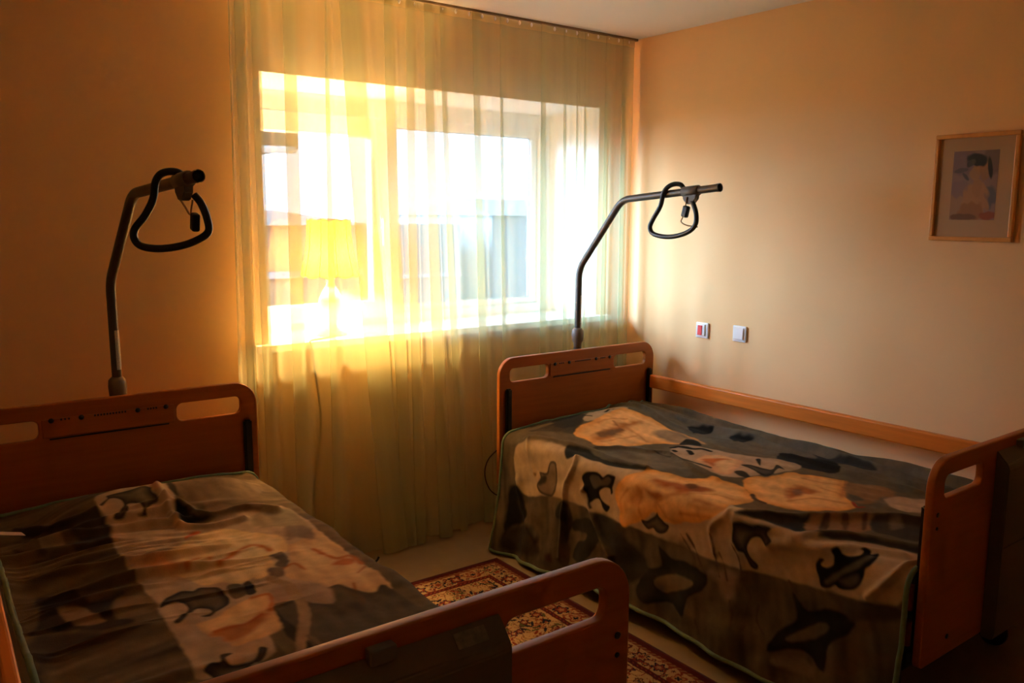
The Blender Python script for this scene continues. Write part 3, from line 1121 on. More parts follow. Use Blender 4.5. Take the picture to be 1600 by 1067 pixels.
PATTERN_R = [
    ('poly', [(1.007,0.101),(0.947,0.226),(0.914,0.401),(0.899,0.667),(0.888,0.838),(0.843,1.087),(0.951,1.356),(0.955,1.458),(0.921,1.668),(0.847,1.777),(0.817,1.914),(0.944,1.945),(1.059,1.922),(1.081,1.812),(1.096,1.676),(1.114,1.489),(1.14,1.294),(1.144,1.056),(1.144,0.854),(1.144,0.667),(1.14,0.401),(1.178,0.164)], (0.55,0.375,0.23), 0.006, 0.002),
    ('poly', [(0.319,0.238),(0.201,0.257),(0.097,0.963),(0.045,1.528),(0.201,1.621),(0.353,1.516),(0.323,1.115),(0.353,0.67),(0.316,0.444)], (0.16,0.128,0.09), 0.01, 0.004),
    ('poly', [(0.201,0.448),(0.167,0.538),(0.178,0.581),(0.271,0.542)], (0.018,0.014,0.011), 0.006, 0.003),
    ('poly', [(0.186,0.69),(0.175,0.807),(0.201,0.795),(0.26,0.768)], (0.018,0.014,0.011), 0.006, 0.003),
    ('poly', [(0.256,1.002),(0.264,1.076),(0.331,1.119),(0.368,1.068)], (0.018,0.014,0.011), 0.006, 0.003),
    ('poly', [(0.256,1.041),(0.201,1.123),(0.197,1.236),(0.308,1.294),(0.375,1.119)], (0.018,0.014,0.011), 0.006, 0.003),
    ('poly', [(0.182,1.115),(0.108,1.197),(0.119,1.349),(0.152,1.36),(0.197,1.22)], (0.04,0.035,0.03), 0.006, 0.003),
    ('poly', [(0.884,0.074),(0.747,0.136),(0.605,0.148),(0.717,0.249),(0.791,0.288),(0.817,0.226)], (0.085,0.06,0.04), 0.01, 0.004),
    ('poly', [(0.721,0.051),(0.516,0.004),(0.687,0.226),(0.795,0.195)], (0.04,0.033,0.028), 0.01, 0.004),
    ('poly', [(0.646,0.187),(0.394,0.07),(0.364,0.125),(0.371,0.203),(0.643,0.249)], (0.55,0.375,0.23), 0.006, 0.002),
    ('line', [(0.628,0.179),(0.613,0.203)], (0.018,0.014,0.011), 0.003, 0.001, 0.006),
    ('line', [(0.498,0.172),(0.401,0.129)], (0.018,0.014,0.011), 0.003, 0.001, 0.007),
    ('poly', [(0.791,0.288),(0.717,0.249),(0.643,0.249),(0.397,0.16),(0.371,0.203),(0.345,0.304),(0.331,0.343),(0.345,0.476),(0.331,0.592),(0.394,0.709),(0.401,0.639),(0.475,0.635),(0.531,0.557),(0.635,0.546),(0.758,0.534),(0.799,0.448),(0.791,0.401),(0.795,0.347)], (0.9,0.38,0.09), 0.006, 0.003, (0.98,0.54,0.22), 0.05),
    ('poly', [(0.743,0.362),(0.676,0.355),(0.539,0.32),(0.442,0.32),(0.405,0.335),(0.542,0.366),(0.624,0.409),(0.724,0.425),(0.769,0.405)], (0.55,0.2,0.05), 0.022, 0.008),
    ('poly', [(0.709,0.347),(0.657,0.362),(0.572,0.366),(0.643,0.409),(0.724,0.39)], (0.22,0.11,0.05), 0.016, 0.006),
    ('line', [(0.553,0.285),(0.583,0.366)], (0.35,0.13,0.05), 0.012, 0.004, 0.004),
    ('poly', [(0.449,0.452),(0.349,0.479),(0.342,0.6),(0.397,0.713),(0.401,0.639),(0.468,0.628),(0.483,0.542)], (0.4,0.25,0.14), 0.02, 0.004),
    ('poly', [(0.821,0.483),(0.639,0.589),(0.873,0.822),(0.892,0.678),(0.892,0.561)], (0.17,0.135,0.1), 0.01, 0.003),
    ('poly', [(0.702,0.616),(0.643,0.721),(0.743,0.932),(0.817,0.978),(0.836,0.881),(0.88,0.795)], (0.2,0.155,0.11), 0.01, 0.003),
    ('line', [(0.698,0.612),(0.661,0.67),(0.665,0.752)], (0.07,0.055,0.04), 0.004, 0.001, 0.003),
    ('poly', [(0.914,0.378),(0.892,0.413),(0.88,0.487),(0.899,0.569),(0.895,0.682),(0.88,0.826),(0.892,0.842),(0.925,0.686),(0.94,0.585),(0.94,0.495),(0.958,0.472),(0.973,0.437)], (0.035,0.027,0.02), 0.006, 0.002),  # near-black band along the near top fold
    ('poly', [(0.598,0.69),(0.49,0.647),(0.438,0.78),(0.331,1.119),(0.435,1.185),(0.661,1.13),(0.702,1.029),(0.665,0.896)], (0.55,0.37,0.255), 0.006, 0.002),
    ('poly', [(0.624,0.842),(0.501,0.85),(0.487,0.974),(0.602,1.037),(0.672,1.068),(0.687,1.013),(0.643,0.928)], (0.8,0.42,0.24), 0.008, 0.003, (0.88,0.55,0.3), 0.04),
    ('poly', [(0.598,0.858),(0.553,0.881),(0.513,0.943),(0.572,0.916),(0.635,0.951)], (0.62,0.18,0.06), 0.014, 0.004),
    ('line', [(0.546,0.647),(0.505,0.651),(0.501,0.721),(0.475,0.756),(0.475,0.803)], (0.018,0.014,0.011), 0.004, 0.001, 0.011),
    ('line', [(0.576,0.686),(0.583,0.702)], (0.018,0.014,0.011), 0.004, 0.001, 0.01),
    ('line', [(0.542,0.737),(0.568,0.78)], (0.018,0.014,0.011), 0.004, 0.001, 0.011),
    ('poly', [(0.483,0.635),(0.405,0.6),(0.353,0.612),(0.423,0.713),(0.468,0.682)], (0.018,0.014,0.011), 0.005, 0.001),
    ('line', [(0.643,0.737),(0.643,0.819),(0.654,0.908),(0.657,0.959)], (0.07,0.055,0.04), 0.004, 0.001, 0.006),
    ('poly', [(0.539,1.01),(0.513,1.037),(0.513,1.107),(0.498,1.13),(0.416,1.095),(0.457,1.158),(0.461,1.13),(0.583,1.185),(0.602,1.15),(0.553,1.068)], (0.018,0.014,0.011), 0.004, 0.001, (0.11,0.08,0.06), 0.02),
    ('poly', [(0.412,0.99),(0.39,0.998),(0.49,1.068),(0.457,1.033)], (0.018,0.014,0.011), 0.004, 0.001),
    ('poly', [(0.646,1.064),(0.609,1.072),(0.643,1.138),(0.669,1.146)], (0.05,0.035,0.025), 0.005, 0.001),
    ('poly', [(0.728,1.099),(0.709,1.119),(0.736,1.197),(0.769,1.22),(0.78,1.177)], (0.16,0.12,0.07), 0.008, 0.003),
    ('poly', [(0.914,0.826),(0.873,0.842),(0.843,0.9),(0.825,0.986),(0.754,1.052),(0.739,1.154),(0.78,1.255),(0.836,1.306),(0.918,1.282),(0.966,1.278),(1.007,1.232),(1.036,1.173),(1.059,1.099),(1.077,1.041),(1.07,0.994),(1.059,0.963),(1.107,0.916),(1.137,0.869),(1.152,0.838),(1.14,0.815),(1.103,0.803),(1.074,0.776),(1.029,0.756),(0.984,0.78),(0.955,0.795)], (0.9,0.38,0.09), 0.006, 0.003, (0.98,0.54,0.22), 0.05),
    ('poly', [(0.94,0.916),(0.899,0.967),(0.877,1.045),(0.847,1.095),(0.866,1.154),(0.944,1.091),(0.951,0.994)], (0.48,0.13,0.03), 0.02, 0.006),
    ('poly', [(0.888,1.033),(0.84,1.049),(0.88,1.095),(0.91,1.08)], (0.22,0.07,0.02), 0.012, 0.004),
    ('poly', [(0.984,0.904),(0.981,0.963),(0.981,1.01),(1.003,0.99),(1.007,0.943)], (0.45,0.15,0.05), 0.016, 0.006),
    ('line', [(1.025,1.099),(1.014,1.162),(1.003,1.232)], (0.7,0.27,0.08), 0.012, 0.003, 0.006),
    ('line', [(0.984,1.13),(0.977,1.212),(0.962,1.275)], (0.74,0.34,0.11), 0.014, 0.003, 0.006),
    ('poly', [(1.074,0.811),(1.01,0.85),(0.984,0.896),(1.025,0.908),(1.059,0.861)], (0.7,0.31,0.1), 0.03, 0.006),
    ('line', [(1.055,0.99),(1.025,0.971),(0.981,1.021)], (0.66,0.28,0.09), 0.012, 0.003, 0.004),
    ('line', [(1.025,0.986),(1.062,1.037),(1.059,1.099)], (0.66,0.27,0.09), 0.012, 0.003, 0.0035),
    ('line', [(0.977,1.01),(0.944,1.107),(0.895,1.177),(0.877,1.251)], (0.66,0.27,0.09), 0.012, 0.003, 0.0035),
    ('line', [(0.962,1.146),(0.958,1.208),(0.958,1.275)], (0.66,0.27,0.09), 0.012, 0.003, 0.0035),
    ('line', [(0.984,0.869),(1.01,0.9),(1.059,0.893),(1.1,0.916)], (0.66,0.27,0.09), 0.012, 0.003, 0.0035),
    ('line', [(0.635,0.273),(0.539,0.265),(0.461,0.285)], (0.66,0.27,0.09), 0.012, 0.003, 0.0035),
    ('line', [(0.78,0.409),(0.728,0.44),(0.561,0.448)], (0.66,0.27,0.09), 0.012, 0.003, 0.0035),
    ('line', [(0.542,0.366),(0.546,0.444),(0.561,0.511)], (0.66,0.27,0.09), 0.012, 0.003, 0.0035),
    ('poly', [(0.695,1.15),(0.628,1.15),(0.605,1.189),(0.524,1.193),(0.461,1.204),(0.461,1.236),(0.416,1.286),(0.375,1.356),(0.386,1.38),(0.55,1.473),(0.624,1.567),(0.687,1.551),(0.758,1.505),(0.821,1.434),(0.814,1.392),(0.821,1.329),(0.791,1.271),(0.758,1.212)], (0.9,0.38,0.09), 0.006, 0.003, (0.98,0.54,0.22), 0.045),
    ('poly', [(0.635,1.298),(0.602,1.298),(0.572,1.325),(0.579,1.388),(0.65,1.38),(0.713,1.38),(0.732,1.372)], (0.58,0.19,0.06), 0.018, 0.006),
    ('poly', [(0.628,1.317),(0.605,1.333),(0.643,1.368),(0.672,1.356)], (0.3,0.14,0.08), 0.012, 0.004),
    ('poly', [(0.565,1.462),(0.386,1.38),(0.39,1.392),(0.557,1.481)], (0.68,0.25,0.08), 0.01, 0.003),
    ('line', [(0.498,1.267),(0.479,1.325),(0.442,1.403)], (0.66,0.27,0.09), 0.012, 0.003, 0.0035),
    ('line', [(0.754,1.388),(0.672,1.423),(0.628,1.524)], (0.66,0.27,0.09), 0.012, 0.003, 0.0035),
    ('line', [(0.531,1.368),(0.542,1.423),(0.557,1.481)], (0.66,0.27,0.09), 0.012, 0.003, 0.0035),
    ('line', [(1.01,0.822),(1.055,0.795),(1.1,0.811)], (0.66,0.27,0.09), 0.012, 0.003, 0.0035),
    ('line', [(0.78,1.259),(0.814,1.298),(0.821,1.345)], (0.1,0.05,0.03), 0.005, 0.002, 0.008),
    ('poly', [(0.39,1.392),(0.319,1.501),(0.368,1.571),(0.498,1.59),(0.579,1.547),(0.539,1.481)], (0.33,0.17,0.08), 0.012, 0.005),
    ('poly', [(0.516,1.469),(0.531,1.536),(0.568,1.532),(0.568,1.508)], (0.13,0.11,0.08), 0.01, 0.003),
    ('poly', [(0.464,1.555),(0.412,1.567),(0.501,1.614),(0.587,1.598)], (0.18,0.14,0.1), 0.012, 0.004),
    ('line', [(0.598,1.536),(0.624,1.567),(0.602,1.579)], (0.4,0.05,0.03), 0.005, 0.002, 0.006),
    ('poly', [(0.412,1.567),(0.319,1.684),(0.464,1.727),(0.513,1.629)], (0.55,0.37,0.255), 0.01, 0.004),
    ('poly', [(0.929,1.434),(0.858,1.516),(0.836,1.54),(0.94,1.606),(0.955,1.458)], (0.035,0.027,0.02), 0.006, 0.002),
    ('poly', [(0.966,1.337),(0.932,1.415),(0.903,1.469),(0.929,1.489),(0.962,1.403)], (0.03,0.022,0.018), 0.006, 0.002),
    ('poly', [(0.832,1.536),(0.665,1.66),(0.762,1.707),(0.936,1.61)], (0.33,0.17,0.08), 0.008, 0.003),
    ('poly', [(0.802,1.559),(0.78,1.575),(0.862,1.614),(0.925,1.625)], (0.11,0.055,0.03), 0.006, 0.002),
    ('poly', [(0.747,1.594),(0.732,1.606),(0.81,1.657),(0.825,1.649)], (0.15,0.075,0.04), 0.006, 0.002),
    ('poly', [(0.695,1.637),(0.683,1.645),(0.765,1.692),(0.776,1.684)], (0.12,0.06,0.035), 0.006, 0.002),
    ('poly', [(0.665,1.66),(0.568,1.777),(0.709,1.851),(0.754,1.758),(0.754,1.703)], (0.075,0.05,0.035), 0.008, 0.003),
    ('poly', [(0.643,1.699),(0.617,1.719),(0.657,1.75),(0.702,1.742)], (0.2,0.13,0.09), 0.01, 0.003),
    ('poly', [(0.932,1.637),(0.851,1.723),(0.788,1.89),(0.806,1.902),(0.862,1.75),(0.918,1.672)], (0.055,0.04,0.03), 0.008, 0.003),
    ('poly', [(1.01,0.347),(1.014,0.39),(1.096,0.405),(1.137,0.394),(1.148,0.366),(1.144,0.312),(1.118,0.288),(1.088,0.304),(1.066,0.288),(1.059,0.335)], (0.018,0.014,0.011), 0.004, 0.001, (0.26,0.17,0.1), 0.013),
    ('poly', [(1.085,0.304),(1.074,0.335),(1.103,0.335),(1.114,0.3)], (0.06,0.045,0.03), 0.008, 0.003),
    ('poly', [(1.029,0.561),(1.003,0.577),(0.988,0.624),(0.988,0.659),(0.996,0.682),(0.977,0.702),(0.977,0.741),(0.999,0.744),(1.025,0.737),(1.044,0.744),(1.051,0.737),(1.033,0.725),(1.036,0.694),(1.059,0.67),(1.085,0.686),(1.096,0.713),(1.103,0.737),(1.126,0.725),(1.118,0.702),(1.088,0.67),(1.111,0.631),(1.129,0.647),(1.133,0.639),(1.103,0.616),(1.066,0.589)], (0.018,0.014,0.011), 0.004, 0.001, (0.022,0.017,0.013), 0.03),
    ('poly', [(1.022,0.608),(1.003,0.62),(0.999,0.655),(1.01,0.674),(0.988,0.706),(0.996,0.725),(1.022,0.709),(1.033,0.67),(1.051,0.639)], (0.13,0.09,0.06), 0.006, 0.002),
    ('poly', [(1.103,0.912),(1.1,0.939),(1.07,0.974),(1.055,0.982),(1.066,0.994),(1.081,1.021),(1.088,1.045),(1.114,1.037),(1.126,1.017),(1.126,0.99),(1.118,0.974),(1.129,0.951),(1.118,0.924)], (0.03,0.022,0.018), 0.004, 0.001, (0.15,0.1,0.07), 0.02),
    ('poly', [(0.996,1.337),(0.984,1.36),(0.981,1.388),(0.981,1.415),(0.973,1.438),(0.97,1.466),(0.973,1.485),(0.988,1.473),(1.003,1.497),(1.025,1.477),(1.018,1.462),(1.007,1.442),(1.018,1.415),(1.044,1.403),(1.066,1.407),(1.085,1.43),(1.096,1.45),(1.111,1.446),(1.111,1.427),(1.092,1.407),(1.074,1.392),(1.074,1.372),(1.059,1.353),(1.04,1.337)], (0.018,0.014,0.011), 0.004, 0.001, (0.14,0.095,0.065), 0.03),
    ('poly', [(1.022,1.653),(1.003,1.664),(1.003,1.68),(1.022,1.672),(1.025,1.692),(1.007,1.711),(0.984,1.711),(0.97,1.699),(0.955,1.711),(0.958,1.723),(0.966,1.735),(0.966,1.758),(0.951,1.781),(0.929,1.781),(0.929,1.77),(0.914,1.777),(0.914,1.797),(0.925,1.805),(0.91,1.82),(0.94,1.832),(0.97,1.828),(0.988,1.816),(1.014,1.812),(1.051,1.797),(1.066,1.77),(1.07,1.742),(1.066,1.727),(1.081,1.707),(1.085,1.68),(1.059,1.668),(1.04,1.657)], (0.018,0.014,0.011), 0.004, 0.001),
    ('poly', [(1.062,1.692),(1.022,1.731),(0.966,1.789),(0.932,1.805),(0.94,1.82),(0.988,1.797),(1.025,1.75),(1.048,1.731),(1.07,1.703)], (0.15,0.11,0.065), 0.007, 0.002),
    ('poly', [(1.048,1.738),(1.029,1.762),(1.01,1.793),(1.036,1.797),(1.055,1.773)], (0.13,0.09,0.06), 0.01, 0.002),
    ('poly', [(1.181,1.251),(1.144,1.372),(1.226,1.376),(1.252,1.356),(1.207,1.302)], (0.3,0.185,0.12), 0.02, 0.005),
    ('poly', [(1.319,1.267),(1.267,1.317),(1.293,1.364),(1.356,1.372),(1.371,1.306)], (0.17,0.115,0.06), 0.03, 0.006),
    ('poly', [(1.144,1.056),(1.126,1.134),(1.174,1.185),(1.2,1.119),(1.192,1.064)], (0.19,0.125,0.07), 0.025, 0.006),
    ('line', [(1.055,1.243),(1.096,1.267),(1.14,1.278),(1.185,1.302)], (0.12,0.07,0.045), 0.006, 0.003, 0.003),
    ('line', [(1.092,1.13),(1.126,1.173),(1.166,1.212),(1.204,1.247)], (0.12,0.07,0.045), 0.006, 0.003, 0.003),
    ('line', [(1.062,1.341),(1.096,1.38),(1.14,1.392)], (0.12,0.07,0.045), 0.006, 0.003, 0.003),
    ('line', [(1.107,1.29),(1.14,1.314),(1.185,1.337)], (0.12,0.07,0.045), 0.006, 0.003, 0.003),
    ('line', [(1.1,1.103),(1.126,1.134),(1.163,1.185)], (0.12,0.07,0.045), 0.006, 0.003, 0.003),
    ('line', [(1.248,1.364),(1.278,1.38),(1.334,1.388)], (0.12,0.07,0.045), 0.006, 0.003, 0.003),
    ('line', [(1.174,1.403),(1.207,1.434),(1.27,1.423),(1.319,1.43)], (0.12,0.07,0.045), 0.006, 0.003, 0.003),
    ('line', [(1.226,1.466),(1.274,1.469),(1.304,1.505)], (0.12,0.07,0.045), 0.006, 0.003, 0.003),
    ('line', [(1.374,1.232),(1.412,1.259)], (0.12,0.07,0.045), 0.006, 0.003, 0.003),
    ('line', [(1.107,1.567),(1.14,1.602),(1.178,1.645)], (0.12,0.07,0.045), 0.006, 0.003, 0.003),
    ('line', [(1.185,0.394),(1.23,0.437),(1.237,0.483)], (0.12,0.07,0.045), 0.006, 0.003, 0.003),
    ('poly', [(1.378,0.939),(1.285,0.967),(1.241,1.037),(1.174,1.01),(1.2,1.076),(1.189,1.154),(1.204,1.247),(1.256,1.243),(1.315,1.181),(1.386,1.173),(1.363,1.111),(1.382,1.052),(1.408,0.99)], (0.03,0.023,0.016), 0.006, 0.002, (0.045,0.036,0.022), 0.05),
    ('poly', [(1.308,1.017),(1.259,1.084),(1.244,1.169),(1.256,1.197),(1.3,1.138),(1.337,1.056)], (0.24,0.16,0.095), 0.006, 0.002),
    ('poly', [(1.352,1.528),(1.278,1.551),(1.211,1.61),(1.14,1.586),(1.174,1.645),(1.137,1.723),(1.144,1.801),(1.192,1.789),(1.248,1.735),(1.33,1.738),(1.304,1.668),(1.315,1.602)], (0.022,0.016,0.012), 0.006, 0.002, (0.035,0.027,0.018), 0.05),
    ('poly', [(1.285,1.586),(1.23,1.645),(1.185,1.711),(1.2,1.727),(1.248,1.68),(1.285,1.614)], (0.16,0.105,0.06), 0.006, 0.002),
    ('poly', [(1.215,0.522),(1.178,0.628),(1.218,0.709),(1.274,0.698),(1.356,0.639),(1.36,0.55),(1.293,0.569),(1.267,0.628),(1.241,0.624),(1.248,0.553),(1.248,0.534)], (0.035,0.027,0.018), 0.006, 0.002),
    ('poly', [(1.159,0.437),(1.144,0.483),(1.204,0.522),(1.304,0.507),(1.226,0.487),(1.215,0.429)], (0.04,0.03,0.02), 0.007, 0.002),
    ('poly', [(1.178,0.082),(1.152,0.144),(1.215,0.187),(1.259,0.238),(1.304,0.179),(1.334,0.113),(1.408,0.105),(1.393,0.09),(1.259,0.086)], (0.02,0.015,0.011), 0.01, 0.003),
    ('poly', [(1.345,0.105),(1.285,0.265),(1.363,0.351),(1.393,0.351),(1.43,0.101)], (0.055,0.036,0.022), 0.015, 0.004),
    ('poly', [(1.152,0.663),(1.14,0.737),(1.152,0.803),(1.185,0.822),(1.215,0.908),(1.259,0.963),(1.293,0.974),(1.363,0.889),(1.304,0.811),(1.241,0.741)], (0.055,0.04,0.025), 0.014, 0.004),
    ('poly', [(1.382,0.413),(1.367,0.444),(1.397,0.456),(1.4,0.429)], (0.08,0.03,0.02), 0.01, 0.003),
    ('poly', [(1.374,1.547),(1.322,1.598),(1.326,1.641),(1.337,1.696),(1.367,1.688),(1.382,1.598)], (0.22,0.14,0.085), 0.01, 0.003),
    ('poly', [(1.092,1.699),(1.085,1.809),(1.059,1.922),(1.096,1.926),(1.144,1.805),(1.122,1.766)], (0.085,0.058,0.035), 0.012, 0.004),
]
